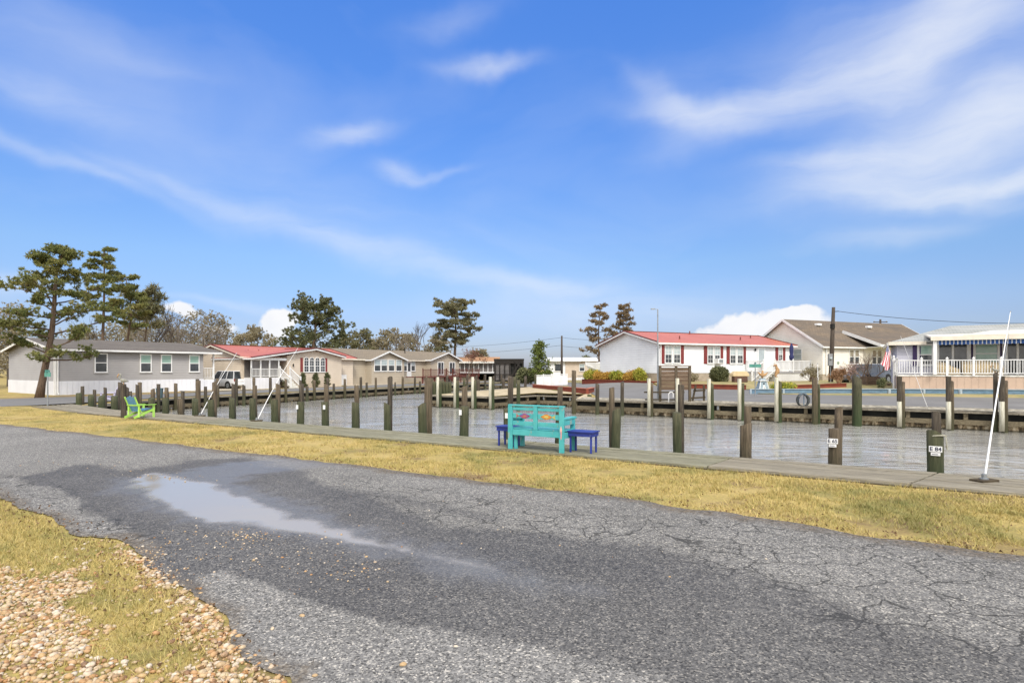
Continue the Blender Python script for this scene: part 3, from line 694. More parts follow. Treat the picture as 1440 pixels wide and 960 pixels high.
for i, (u, vs_, vt, dx) in enumerate(near):
    lb, g = 'thick mossy cut-off pile rising from the water along the near walkway', gs
    if u == 1317: lb, g = 'thick green pile carrying the E 84 number plate', None
    elif u == 1172: lb, g = 'thick brown pile carrying the E 65 number plate', None
    elif u in (651, 716, 421, 459): lb = {651: 'cut-off pile with a small white plate, second left of the turquoise bench', 716: 'cut-off pile with a white plate just behind the left end of the turquoise bench', 421: 'cut-off pile with white plate in front of the cream house with red shutters', 459: 'cut-off pile with white plate between the cream house and the tan house'}[u]; g = None
    o = pile(u, 10.9, vs_, {1317:.104,1172:.092,1048:.102,954:.098,863:.103}.get(u, .108), PILE_G if u not in (1172,1048,254) else PILE_B, lb, g, lean=random.uniform(-.03, .03))
    if u == 1317: plate(o, .37, 'E 84', True, 0, .104, .165, .09, -.012)
    if u == 1172: plate(o, .40, 'E 65', True, 0, .093, .155, .085, -.012)
    if u in (651, 716, 421, 459): plate(o, o['top']-.14, None, None, -.5, .115, .07, .12)
    if u == 1317:                                         # rope looped over the top
        rp = MB(); zt = o['top']; rp.tube([(.118*math.cos(a), .118*math.sin(a), zt-.03-.02*math.sin(a)) for a in [k*.35 for k in range(18)]]+[(.12, -.05, zt-.12), (.125, -.06, zt-.24), (.115, -.04, zt-.18)], .008, 6)
        rp.obj('mooring_rope', PVC, o)
    l2, g2 = 'slim tall brown pile standing behind a cut-off pile along the near walkway', gt
    if u == 954: l2, g2 = 'tallest slim grey pile right of the blue side table, in front of the plank screen', None
    pile(u+dx, 11.25, vt, .066 if u > 700 else .075, PILE_B if i % 3 else PILE_D, l2, g2, seed=i+50, lean=random.uniform(-.02, .025))
pile(603, 11.3, 532, .075, PILE_B, 'twin slim pile beside another, framing the corner of the sandy point', lean=.006)
for k, (u, v1, v2, n_) in enumerate([(190,558,541,11.1),(176,557,545,11.3),(163,557,548,11.5),(145,557,545,11.7),(130,556,548,11.9),(113,553,543,12.1)]):
    pile(u-2, n_, v1, .14, PILE_G, 'thick green pile at the far left corner of the canal', 'thick piles at the left corner')
    pile(u+3, n_+.35, v2, .07, PILE_D, 'slim dark pile at the far left corner of the canal', 'slim piles at the left corner', seed=k+9)
# left bank
k = 0
def wl_s(n): return float(np.interp(n, [q[1] for q in WALL_L], [q[0] for q in WALL_L]))
nn_ = 14.0
while nn_ < 47:
    z = random.uniform(.7, 1.0)
    pile(k*3, 0, 0, .105, PILE_B if k % 2 else PILE_D, 'brown pile standing against the left bank sea wall', 'piles along the left bank', z=z, sn=(wl_s(nn_)-.28, nn_), seed=k)
    if k % 2 == 0: pile(k*3, 0, 0, .10, PILE_D, 'shorter dark pile just off the left bank sea wall', 'short piles off the left bank', z=z-.45, sn=(wl_s(nn_)-.7, nn_+.25), seed=k+90)
    nn_ += 1.35 if nn_ < 30 else 1.9; k += 1
for k in range(9):
    n_ = 47+k*1.9; pile(k, 0, 0, .14, PILE_D, 'dark pile in the side channel against its left wall', 'dark piles of the side channel', z=random.uniform(.6, 1.0), sn=(wl_s(n_)-.3, n_), seed=k+20)
# the sandy point
for k in range(7): pile(k, 0, 0, .13, PILE_G, 'green pile in the close row on the corner of the sandy point', 'close row of green piles', z=.72+.06*math.sin(k*2), sn=(23.25, 28.3+k*.33), seed=k+30)
for k in range(7): pile(k, 0, 0, .12, PILE_D if k % 2 else PILE_G, 'dark pile beside the side channel behind the sandy point', 'piles along the back of the sandy point', z=random.uniform(.75, 1.15), sn=(23.3, 32+k*1.7), seed=k+40)
def sleeved(u, vt, full, n_, label, group, mt=PILE_G, white_v=564):
    o = pile(u+4, n_+.12, vt+(9 if full else 7), .10, mt, label, group)
    root = o; zt = o['top']+.22; Y = o.location.y
    # white sleeve strapped to the left of the pile
    zb = WL+.05; z1 = zt if full else EYE-(white_v-HOR)/F*Y
    sl_ = MB().lathe([(.085, zb), (.085, z1-.01), (.07, z1)], 14).obj('sleeve', PVC, root, (-.145, -.05, 0), smooth=False)
    for p_ in sl_.data.polygons: p_.use_smooth = abs(p_.normal.z) < .5
    if not full:
        MB().lathe([(.09, z1+.003), (.09, zt)], 12).obj('post', PILE_D, root, (-.145, -.05, 0), smooth=False)
    return o
for u in (615, 639, 664, 689): sleeved(u, 526, True, 27.6, 'green pile with a white sleeve at the edge of the sandy point', 'white sleeved piles at the sandy point')
pile(717, 27.5, 530, .13, PILE_B, 'tall brown pile in front of the dark shed, seen above the bench'); pile(729, 27.7, 534, .12, PILE_G, 'tall green pile next to the brown one, seen above the bench')
pile(757, 30, 557, .12, PILE_B, 'short stump of a pile in the boat ramp notch')
pile(807, 27.4, 521, .135, PILE_B, 'tall brown pile by the corner of the red timber curb'); pile(840, 27.6, 540, .11, PILE_D, 'dark pile left of the low shrubs at the far sea wall')
pile(829, 30.5, 555, .13, PILE_G, 'low stump under the end of the red timber curb')
pile(875, 27.6, 537, .11, PILE_D, 'grey pile before the yellow green shrubs, beside a sleeved one')
for u in (912, 952): sleeved(u, 529, True, 27.7, {912: 'sleeved pile below the yellow shrubs and the light pole', 952: 'sleeved pile in front of the brown plank screen'}[u], None, PILE_B)
for u, lb in ((997, 'sleeved pile in front of the round dark bush'), (1040, 'sleeved pile in front of the covered grill')): sleeved(u, 530, True, 27.7, lb, None)
cp = sleeved(1092, 528, True, 27.7, 'sleeved pile topped by a tan carved seahorse by the white deck', None)
pile(1146, 27.8, 531, .12, PILE_B, 'plain brown pile left of the utility pole'); pile(1151, 28.0, 540, .08, PILE_G, 'thin green pile touching a plain brown one')
pile(1206, 27.7, 532, .16, PILE_G, 'broad green pile in front of the brown planter box'); pile(1201, 27.9, 527, .08, PILE_D, 'thin grey post behind the broad green pile')
for u, lb in ((1265, 'dark pile with white lower sleeve under the flag'), (1333, 'dark pile with white lower sleeve before the covered armchair'), (1409, 'dark pile with white lower sleeve beside the leaning white pole')): sleeved(u, 530, False, 27.7, lb, None, PILE_B)
sleeved(1490, 530, False, 27.7, 'dark sleeved pile at the right edge', None, PILE_B)
pile(1400, 28.0, 524, .09, PILE_D, 'thin dark post holding up the carved pelican at the right')

# carved animals on posts
TANW = pmat('carved_tan_wood', (.46,.28,.13), (.28,.16,.07), 8, .7, bmp=.3); GREYW = pmat('carved_grey_wood', (.34,.34,.30), (.17,.16,.12), 9, .8, bmp=.3)
def pelican(loc, sc, label, rz=0, mt=GREYW, cat='carving'):
    root = thing('pelican_carving', label, cat, loc, rz); root.scale = (sc,)*3
    b = MB(); b.loft([[(x+w*math.cos(a)*.0+0, w*math.cos(a), z+h*math.sin(a)) for a in [k*math.pi/5 for k in range(10)]] for x, z, w, h in ((-.22,.16,.02,.02),(-.12,.19,.08,.07),(0,.2,.115,.105),(.1,.22,.09,.10),(.16,.27,.05,.05))])
    b.obj('body', mt, root, smooth=True)
    nk = MB(); nk.tube([(.12,0,.25),(.18,0,.34),(.13,0,.43),(.14,0,.52),(.19,0,.56)], [.055,.04,.035,.045,.035], 10); nk.obj('neck', mt, root, smooth=True)
    bk = MB(); bk.tube([(.2,0,.555),(.26,0,.46),(.29,0,.34)], [.028,.03,.008], 8); bk.obj('beak', TANW, root, smooth=True)
    lg = MB(); lg.tube([(0,.05,0),(0,.05,.12)], .018, 6); lg.tube([(0,-.05,0),(0,-.05,.12)], .018, 6); lg.obj('legs', TANW, root)
    return root
q = at(1400, 22.15); pelican((q.x, q.y, EYE-(524-HOR)/F*22.1-.01), .55, 'small carved pelican perched on a dark post before the awning house', 2.6)
# front edge post with the second pelican
fp = gp(174, 587, 0)
po = pile_mb(.085, 1.08, 5, 0, -.2).obj('post', PILE_D, None, (fp.x, fp.y, 0)); tag(po, 'dark post on the lawn side of the walkway beside the lime chair', 'post')
pelican((fp.x, fp.y, 1.08), .62, 'small grey pelican carving on the dark post by the lime chair', 3.6)
def seahorse(loc, sc):
    root = thing('seahorse_carving', 'tan carved wooden seahorse on top of a white sleeved pile', 'carving', loc); root.scale = (sc,)*3
    MB().tube([(.05,0,0),(-.05,0,.03),(-.06,0,.12),(.02,0,.25),(.05,0,.38),(-.01,0,.5),(-.02,0,.6)], [.03,.05,.07,.11,.10,.07,.05], 10).obj('body', TANW, root, smooth=True)
    MB().tube([(-.02,0,.6),(-.09,0,.62),(-.17,0,.57)], [.075,.06,.03], 10).obj('head', TANW, root, smooth=True)
    MB().prism([(.0,.3),(.15,.42),(.14,.2)], 'y', -.02, .02).obj('fin', TANW, root)
seahorse((cp.location.x-.145, cp.location.y-.05, cp['top']+.22), .85)

# ------------------------------------------------------------------ mooring whips
def whip(name, foot, top, label, r=.022, sag=.05, base=True):
    root = thing(name, label, 'mooring whip', tuple(foot)); d = top-foot
    side = Vector((d.x, d.y, 0)).normalized() if Vector((d.x, d.y, 0)).length > .01 else Vector((1,0,0))
    pts = [d*t-side*sag*math.sin(math.pi*t)*d.length*.5 for t in [i/14 for i in range(15)]]
    MB().tube(pts, [r*(1-.72*i/14) for i in range(15)], 8).obj('pole', WHITE, root, smooth=True)
    if base:
        b = MB(); b.box(-.16, .16, -.09, .09, 0, .035); b.obj('base_board', DARKW, root, rz=.3, bevel=.004)
        c = MB(); c.lathe([(.05,.035),(.05,.05),(.03,.055),(.03,.11)], 10); c.obj('socket', STEEL, root)
    MB().ball(tuple(d), (r*.8,)*3, 6, 4).obj('tip', STEEL, root)
    ln = MB(); a = d*.97; m_ = d*.42+Vector((.02,.03,0)); ln.tube([a, a*.75+m_*.25+Vector((.05,.02,-.02)), m_], .003, 4); ln.obj('cord', STEEL, root)
    return root
f_ = gp(1384, 677, .04); whip('mooring_whip', f_, Vector((at(1421, 9.3).x, 9.3, EYE+(HOR-438)/F*9.3)), 'thick white whip pole on a wooden base at the right of the walkway', .015, .03)
f_ = gp(361, 592, .04); whip('mooring_whip', f_, Vector((at(419, 18.6).x, 18.6, EYE+(HOR-489)/F*18.6)), 'long white whip pole leaning in front of the cream house stairs', .016, .05)
f_ = gp(281, 585, .04); whip('mooring_whip', f_, Vector((at(333, 20.4).x, 20.4, EYE+(HOR-496)/F*20.4)), 'white whip pole leaning in front of the parked white van', .015, .04)
f_ = Vector((at(1305, 23.6).x, 23.6, -.07)); whip('mooring_whip', f_, Vector((at(1271, 23.6).x, 23.8, EYE+(HOR-472)/F*23.6)), 'thin grey whip rod leaning on the far bank before the lilac house', .012, .0, False)
f_ = Vector((at(1149, 25.4).x, 25.4, WL)); whip('mooring_whip', f_, Vector((at(1150, 25.4).x, 25.4, EYE+(HOR-511)/F*25.4)), 'upright thin white pole beside the plain brown pile', .035, 0, False)

# ------------------------------------------------------------------ bench and side tables
TURQ = pmat('turquoise_paint', (.06,.44,.42), (.10,.52,.50), 3, .45, (1,1,1), .1, lo=.3, hi=.7)
def worn(name, c1, c2, cw, k=.62):
    m, nt, b = base_mat(name); v = coords(nt); c = ramp(nt, noise_(nt, v, 4, 5), [(.3, c1), (.7, c2)])
    w = noise_(nt, coords(nt, (1, 1, .5)), 9, 8, .7); c = mixc(nt, ramp(nt, w, [(k, (0,0,0)), (k+.05, (1,1,1))]), c, cw)
    nt.links.new(c, b.inputs['Base Color']); b.inputs['Roughness'].default_value = .5; b.inputs['Specular IOR Level'].default_value = .35; bump(nt, b, w, .3, .004); return m
TURQ = worn('turquoise_paint', (.045,.32,.34), (.09,.43,.43), (.24,.33,.28), .585)
BLUEP = worn('royal_blue_paint', (.016,.03,.19), (.028,.05,.28), (.06,.08,.22), .62)
RZC = math.atan2(-.519, .855)                             # local x to the right along the dock, local y to the water
bl = P(5.2, 9.43, .045); bench = thing('bench', 'turquoise slatted wooden bench with painted fish on its backrest', 'bench', tuple(bl), RZC)
W2_ = .60
def bb(name, x0, x1, y0, y1, z0, z1, mt=TURQ, par=bench, bev=.006, M=None):
    return MB().box(x0, x1, y0, y1, z0, z1, M).obj(name, mt, par, bevel=bev)
for sg in (-1, 1):
    bb('leg', sg*W2_-(.0 if sg < 0 else .095), sg*W2_+(.095 if sg < 0 else 0), -.035, .012, 0, .83)
    bb('leg', sg*W2_-(.0 if sg < 0 else .09), sg*W2_+(.09 if sg < 0 else 0), .43, .475, 0, .60)
    bb('armrest', sg*W2_-(.01 if sg < 0 else .10), sg*W2_+(.10 if sg < 0 else .01), -.01, .52, .602, .64)
    bb('side_rail', sg*(W2_-.012)-.012, sg*(W2_-.012)+.012, .014, .43, .26, .37)
    bb('side_rail', sg*(W2_-.012)-.012, sg*(W2_-.012)+.012, .014, .43, .50, .598)
bk = bb('backrest', -W2_+.0, W2_-.0, -.03, .05, .832, .862)
for z0, z1 in ((.755, .815), (.600, .695), (.465, .545)):
    bb('back_slat', -W2_+.098, -.045, -.012, .012, z0, z1, par=bk); bb('back_slat', .047, W2_-.098, -.012, .012, z0, z1, par=bk)
bb('back_stile', -.042, .044, -.03, .014, .386, .829, par=bk)
bb('seat_rail', -W2_+.098, W2_-.098, -.03, -.005, .275, .385); bb('seat_rail', -W2_+.1, W2_-.1, .44, .465, .26, .365)
for k in range(5): bb('seat_slat', -W2_+.02, W2_-.02, .02+k*.095, .02+k*.095+.082, .385, .408)
bb('corner_block', -W2_+.10, -W2_+.16, .03, .09, 0, .26); 
ORG = pmat('orange_fish_paint', (.60,.26,.04), (.45,.16,.03), 14, .5); PUR = pmat('violet_fish_paint', (.12,.10,.30), (.30,.07,.14), 10, .5, lo=.4, hi=.55); YEL = pmat('yellow_fish_paint', (.62,.50,.14), (.45,.38,.10), 9, .5); DOT = pmat('dark_eye', (.02,.02,.02))
def fish(x, z, m1, m2, flip):
    top_ = [(.26*t-.13, .05*math.sin(math.pi*t)**1.15) for t in [i/12 for i in range(13)]]
    body = top_+[(p[0], -p[1]*.95) for p in reversed(top_[1:-1])]
    f = MB().prism([(flip*p[0], p[1]) for p in body], 'y', -.004, .0).obj('painted_fish', m1, bk, (x, -.0125, z))
    MB().prism([(flip*p, q_) for p, q_ in ((-.115,0),(-.19,.042),(-.175,0),(-.19,-.042))], 'y', -.0045, .0).obj('tail', m2, bk, (x, -.0125, z))
    MB().prism([(flip*(.0+.05*math.cos(a)), .024*math.sin(a)) for a in [k*.52 for k in range(12)]], 'y', -.006, -.0041).obj('spot', m2, bk, (x, -.0125, z))
    MB().prism([(flip*(.095+.007*math.cos(a)), .007+.007*math.sin(a)) for a in [k*.785 for k in range(8)]], 'y', -.006, -.0041).obj('eye', DOT, bk, (x, -.0125, z))
fish(-.235, .648, PUR, pmat('magenta_spot', (.30,.06,.13), (.42,.2,.06), 20, .5), 1); fish(.235, .648, ORG, YEL, -1)
for o_ in [c for c in bk.children if c.name.startswith(('tail', 'spot', 'eye'))]: pass
MB().prism([(.0,.10),(.022,.03),(.012,-.12),(.0,-.16),(-.014,-.1),(-.02,.04)], 'y', -.003, 0).obj('painted_motif', worn('white_red_motif', (.7,.68,.62), (.6,.1,.06), (.2,.3,.5), .55), bench, (W2_-.05, -.036, .40))
def side_table(s, n, w, d, label, h=.40):
    q = P(s, n, .045); root = thing('side_table', label, 'side table', tuple(q), RZC)
    MB().box(-w/2, w/2, -d/2, d/2, h-.022, h).obj('table_top', BLUEP, root, bevel=.004)
    ap = MB(); 
    for y in (-d/2+.02, d/2-.04): ap.box(-w/2+.02, w/2-.02, y, y+.02, h-.095, h-.023)
    for x_ in (-w/2+.02, w/2-.04): ap.box(x_, x_+.02, -d/2+.041, d/2-.041, h-.095, h-.023)
    ap.obj('apron', BLUEP, root)
    for sx_ in (-1, 1):
        for sy_ in (-1, 1):
            cx = sx_*(w/2-.055); cy = sy_*(d/2-.055); MB().box(cx-.016, cx+.016, cy-.016, cy+.016, 0, h-.023).obj('leg', BLUEP, root, bevel=.003)
    return root
side_table(4.36, 9.74, .52, .34, 'royal blue side table at the right end of the turquoise bench')
side_table(6.02, 9.80, .44, .34, 'royal blue side table mostly hidden behind the bench, at its left end')

# ------------------------------------------------------------------ adirondack chairs
LIME = pmat('lime_paint', (.36,.66,.10), (.44,.72,.16), 3, .5); CBLUE = pmat('blue_chair_paint', (.10,.25,.42), (.14,.32,.50), 4, .5); LAV = pmat('lavender_paint', (.42,.40,.56), (.5,.48,.62), 4, .5)
def adirondack(loc, rz, sc, m1, m2, label):
    """local y points to the front of the chair"""
    root = thing('adirondack_chair', label, 'garden chair', loc, rz); root.scale = (sc,)*3
    lean = Matrix.Translation((0,-.22,.30)) @ Matrix.Rotation(R(24), 4, 'X')
    bk_ = MB()
    for k in range(5):
        x = -.24+k*.12; h = .66+.05*(2-abs(k-2)); bk_.box(x-.053, x+.053, -.01, .01, 0, h, lean)
    bk_.obj('backrest', m2, root)
    bk2 = MB(); bk2.box(-.33, -.27, -.035, .0, -.05, .72, lean); bk2.box(.27, .33, -.035, .0, -.05, .72, lean); bk2.box(-.33, .33, -.055, -.036, .30, .36, lean); bk2.obj('back_frame', m1, root)
    st = MB()
    for k in range(5): st.bar((-.27, -.18+k*.12, .31+k*.022), (.27, -.18+k*.12, .31+k*.022), .105, .018)
    st.obj('seat', m2, root)
    for sg in (-1, 1):
        MB().box(sg*.31-.02, sg*.31+.02, .34, .43, 0, .56).obj('leg', m1, root)
        MB().bar((sg*.285, -.55, .04), (sg*.285, .40, .36), .025, .10).obj('leg', m1, root)
        MB().bar((sg*.335, -.36, .585), (sg*.335, .46, .585), .12, .022).obj('armrest', m1, root)
        MB().bar((sg*.31, -.34, .05), (sg*.31, -.34, .57), .035, .07).obj('arm_support', m1, root)
    return root
q = gp(198, 587, .045); adirondack(tuple(q), -.32, .70, LIME, CBLUE, 'lime green and blue Adirondack chair on the walkway facing right')
q = P(32.9, 14.3, -.1); adirondack(tuple(q), 1.9, .8, LAV, LAV, 'lavender Adirondack chair on the left bank behind the piles')
q = P(32.0, 12.6, -.1)
# blue grey bin
q = P(34.2, 17.4, -.12); rb = thing('trash_bin', 'blue grey wheeled bin behind the piles of the left bank', 'bin', tuple(q), .3); rb.scale = (.6,.6,.75)
MB().loft([[(-w,-d,z),(w,-d,z),(w,d,z),(-w,d,z)] for z, w, d in ((0,.2,.22),(.75,.26,.28))]).obj('body', pmat('bin_plastic', (.07,.12,.14), (.05,.09,.11)), rb, bevel=.02)
MB().box(-.28, .28, -.3, .3, .752, .80).obj('lid', pmat('bin_lid', (.08,.14,.17)), rb, bevel=.02)
# ------------------------------------------------------------------ house kit
ROOF_R = ribbed('red_metal_roof', (.44,.145,.10), (.37,.115,.08), 'X', .35, .5)
ROOF_R2 = ribbed('red_metal_roof_cross', (.42,.12,.09), (.35,.10,.07), 'Y', .35, .5)
ROOF_DR = pmat('dark_red_trim', (.16,.035,.03), (.12,.03,.025), 3, .5)
SH_BR = shingle('brown_shingle', (.15,.12,.09), (.20,.155,.11), (.11,.095,.08)); SH_GR = shingle('grey_shingle', (.27,.28,.26), (.34,.34,.31), (.36,.37,.36)); SH_TN = shingle('tan_shingle', (.21,.175,.13), (.26,.215,.16), (.18,.155,.12))
SH_DK = shingle('charcoal_shingle', (.13,.115,.10), (.18,.16,.14), (.11,.10,.09))
S_GREY = siding('grey_siding', (.35,.335,.32), (.315,.30,.285), .125); S_WHITE = siding('white_siding', (.74,.75,.75), (.66,.67,.67)); S_CREAM = siding('cream_siding', (.60,.51,.40), (.53,.45,.35)); S_TAN = siding('tan_siding', (.43,.37,.28), (.38,.325,.25))
S_CR2 = siding('pale_cream_siding', (.76,.72,.63), (.69,.65,.56)); S_LIL = siding('lilac_siding', (.50,.50,.56), (.44,.44,.50))
SK_W = siding('white_skirting', (.74,.75,.79), (.66,.67,.71), .3, 'H', .5); SK_T = siding('tan_skirting', (.52,.39,.29), (.44,.33,.25), .3, 'H', .6); SK_B = pmat('tan_block', (.46,.39,.30), (.36,.30,.23), 3, .9, bmp=.3)
CREAMT = pmat('cream_trim', (.74,.68,.56), (.66,.60,.5), 3, .6)
def walls(root, name, mat, x0, x1, y0, y1, z0, ze, zp=None, axis='x', bm=None):
    m_ = MB()
    if zp is None: m_.box(x0, x1, y0, y1, z0, ze)
    elif axis == 'x':
        bm = bm if bm is not None else (y0+y1)/2; m_.prism([(y0,z0),(y1,z0),(y1,ze),(bm,zp),(y0,ze)], 'x', x0, x1)
    else:
        bm = bm if bm is not None else (x0+x1)/2; m_.prism([(x0,z0),(x1,z0),(x1,ze if not isinstance(ze, tuple) else ze[1]),(bm,zp),(x0,ze if not isinstance(ze, tuple) else ze[0])], 'y', y0, y1)
    return m_.obj(name, mat, root)
def groof(root, axis, a0, a1, b0, b1, ze0, ze1, bm, zp, oa, ob, mat, fmat, th=.07, tmat=None, fh=.15, oa1=None):
    """gable roof whose ridge runs along the axis; (b0, ze0) and (b1, ze1) are the wall tops"""
    oa1 = oa if oa1 is None else oa1
    mp = (lambda a, b, z: (a, b, z)) if axis == 'x' else (lambda a, b, z: (b, a, z))
    m0 = (zp-ze0)/(bm-b0); m1 = (zp-ze1)/(b1-bm); A0, A1 = a0-oa, a1+oa1; up = th+.012
    r = MB(); e0 = (b0-ob, ze0-m0*ob+up); e1 = (b1+ob, ze1-m1*ob+up)
    r.slab(mp(A0, e0[0], e0[1]), mp(A1, e0[0], e0[1]), mp(A1, bm, zp+up), mp(A0, bm, zp+up), th)
    r.slab(mp(A0, bm, zp+up), mp(A1, bm, zp+up), mp(A1, e1[0], e1[1]), mp(A0, e1[0], e1[1]), th)
    ro_ = r.obj('roof', mat, root)
    f = MB()
    for A in (A0-.02, A1+.02):
        for (p, q) in ((e0, (bm, zp+up)), (e1, (bm, zp+up))):
            f.bar(mp(A, p[0], p[1]-.085), mp(A, q[0], q[1]-.085), .036, fh, up=(0,0,1))
    for p in (e0, e1): f.bar(mp(A0, p[0], p[1]-.10), mp(A1, p[0], p[1]-.10), .05, .13)
    f.obj('fascia', fmat, root)
    if tmat:                                              # metal rake trim
        g_ = MB()
        for A in (A0-.03, A1+.03):
            for (p, q) in ((e0, (bm, zp+up)), (e1, (bm, zp+up))): g_.bar(mp(A, p[0], p[1]+.02), mp(A, q[0], q[1]+.02), .07, .08)
        g_.bar(mp(A0, bm, zp+up+.02), mp(A1, bm, zp+up+.02), .2, .03)
        g_.obj('roof_trim', tmat, root)
    return ro_
def window(root, cx, z0, w, h, y=0, face='F', up=GLASS_L, low=GLASS_D, shut=None, trim=.07, arch=False, grid=False, fm=WHITE, rail=True, sides=(1,1)):
    rz = {'F': 0, 'L': -math.pi/2, 'R': math.pi/2}[face]; loc = {'F': (cx, y, z0), 'L': (y, cx, z0), 'R': (y, cx, z0)}[face]
    m_ = MB(); t = trim; hw = w/2
    m_.box(-hw, -hw+t, -.06, 0, 0, h); m_.box(hw-t, hw, -.06, 0, 0, h); m_.box(-hw+t, hw-t, -.06, 0, h-t, h); m_.box(-hw-.03, hw+.03, -.075, 0, -.045, 0); m_.box(-hw+t, hw-t, -.055, 0, 0, t*.7)
    if rail: m_.box(-hw+t, hw-t, -.05, 0, h/2-.025, h/2+.025)
    if grid: m_.box(-.012, .012, -.034, 0, t*.7, h/2-.025); m_.box(-.012, .012, -.034, 0, h/2+.025, h-t); m_.box(-hw+t, hw-t, -.034, 0, h*.73, h*.745); m_.box(-hw+t, hw-t, -.034, 0, h*.25, h*.265)
    if arch:
        ap = [(hw*math.cos(a), h+hw*math.sin(a)) for a in [k*math.pi/10 for k in range(11)]]; ai = [((hw-t)*math.cos(a), h+(hw-t)*math.sin(a)) for a in [k*math.pi/10 for k in range(11)]]
        for k in range(10):
            q = [ap[k], ap[k+1], ai[k+1], ai[k]]; m_.prism(q, 'y', -.06, -.001)
        m_.box(-.012, .012, -.05, -.02, h, h+hw-t)
    f = m_.obj('window', fm, root, loc, rz)
    if arch: MB().prism(ai, 'y', -.03, -.004).obj('pane', up, f)
    MB().box(-hw+t, hw-t, -.022, -.003, h/2 if rail else t*.7, h-t).obj('pane', up, f)
    if rail: MB().box(-hw+t, hw-t, -.032, -.003, t*.7, h/2).obj('pane', low, f)
    if shut:
        for sg in (-1, 1):
            if not sides[(sg+1)//2]: continue
            s_ = MB(); sw = .17 if w < .8 else .2; hh = h+(hw if arch else 0)*.6
            s_.box(-sw, sw, -.035, -.002, -.03, hh+.02)
            for k in range(9): s_.box(-sw+.03, sw-.03, -.046, -.036, hh*(k+.3)/9, hh*(k+.8)/9)
            c = s_.obj('shutter', shut, root, (loc[0]+(sg*(hw+sw+.015) if face == 'F' else 0), loc[1]+(sg*(hw+sw+.015) if face != 'F' else 0), z0), rz)
    return f
def railing(root, a, b, h, mat=WHITE, gap=.12, post=1.6, name='railing', ph=.08, bal=.028):
    a = Vector(a); b = Vector(b); d = b-a; L = Vector((d.x, d.y)).length; m_ = MB(); up = Vector((0,0,1))
    m_.bar(a+up*h, b+up*h, .07, .05); m_.bar(a+up*.1, b+up*.1, .05, .045)
    k = max(1, int(L/gap))
    for i in range(1, k): p = a+d*i/k; m_.bar(p+up*.1, p+up*h, bal, bal, up=(1,0,0))
    r = m_.obj(name, mat, root)
    q = max(1, round(L/post))
    for i in range(q+1):
        p = a+d*i/q; c = MB(); c.box(-ph/2, ph/2, -ph/2, ph/2, -.05, h+.08); c.box(-ph*.7, ph*.7, -ph*.7, ph*.7, h+.081, h+.11); c.add([(-ph*.5,-ph*.5,h+.11),(ph*.5,-ph*.5,h+.11),(ph*.5,ph*.5,h+.11),(-ph*.5,ph*.5,h+.11),(0,0,h+.19)], [(3,2,1,0),(0,1,4),(1,2,4),(2,3,4),(3,0,4)])
        c.obj('railing_post', mat, root, tuple(p))
def stairs(root, x, y, z, n, run, rise, w, axis='x', sg=-1, mat=WHITE):
    """n steps going down from (x, y, z)"""
    for k in range(n):
        m_ = MB(); a, b = sg*run*k, sg*run*(k+1); lo_, hi_ = min(a, b), max(a, b)
        zt = z-rise*(k+1)
        if axis == 'x': m_.box(x+lo_, x+hi_, y, y+w, zt-.04, zt); m_.box(x+(hi_ if sg < 0 else lo_)-.02, x+(hi_ if sg < 0 else lo_), y, y+w, zt+.001, zt+rise-.041)
        else: m_.box(x, x+w, y+lo_, y+hi_, zt-.04, zt); m_.box(x, x+w, y+(hi_ if sg < 0 else lo_)-.02, y+(hi_ if sg < 0 else lo_), zt+.001, zt+rise-.041)
        m_.obj('step', mat, root)
def stub(root, x, y, z, h=.35, r=.05, mat=ROOF_DR): MB().lathe([(r*1.6,0),(r*1.5,.05),(r,.06),(r,h)], 10).obj('roof_vent', mat, root, (x, y, z))
def lamp(root, x, y, z): MB().lathe([(.03,0),(.06,.03),(.05,.18),(.07,.2),(.01,.26)], 8).obj('wall_lamp', BLACK, root, (x, y-.08, z))

# ---- grey mobile home at the left
gh = thing('mobile_home', 'long grey sided mobile home with white skirting behind the leaning pine', 'house', (-29.4, 36.6, -.12), math.atan2(.83, .56))
walls(gh, 'wall', S_GREY, 0, 9.45, 0, 8.9, .9, 3.0, 3.75)
walls(gh, 'skirting', SK_W, -.03, 9.48, -.03, 8.93, -.2, .9)
groof(gh, 'x', 0, 10.4, 0, 8.9, 3.0, 3.0, 4.45, 3.75, .35, .35, SH_DK, WHITE)
for cx, m1 in ((2.55, GLASS_D), (5.33, GLASS_G), (6.73, GLASS_G), (8.75, GLASS_G)): window(gh, cx, 1.46, .78, 1.3, 0, up=m1)
MB().box(-.06, .06, -.06, .06, .0, 2.95).obj('corner_trim', WHITE, gh, (0,0,0)); MB().tube([(.12,-.1,2.95),(.12,-.1,.15),(.12,-.35,.05)], .04, 8).obj('downspout', WHITE, gh)
MB().box(9.5, 10.4, .15, 3.2, .82, .9).obj('porch_floor', WHITEP, gh); MB().box(9.5, 10.38, .12, .15, .0, .82).obj('porch_skirting', SK_W, gh)
railing(gh, (9.5, .2, .9), (10.38, .2, .9), .85, post=2); MB().box(10.3, 10.4, .14, .24, .9, 2.93).obj('porch_post', WHITE, gh)

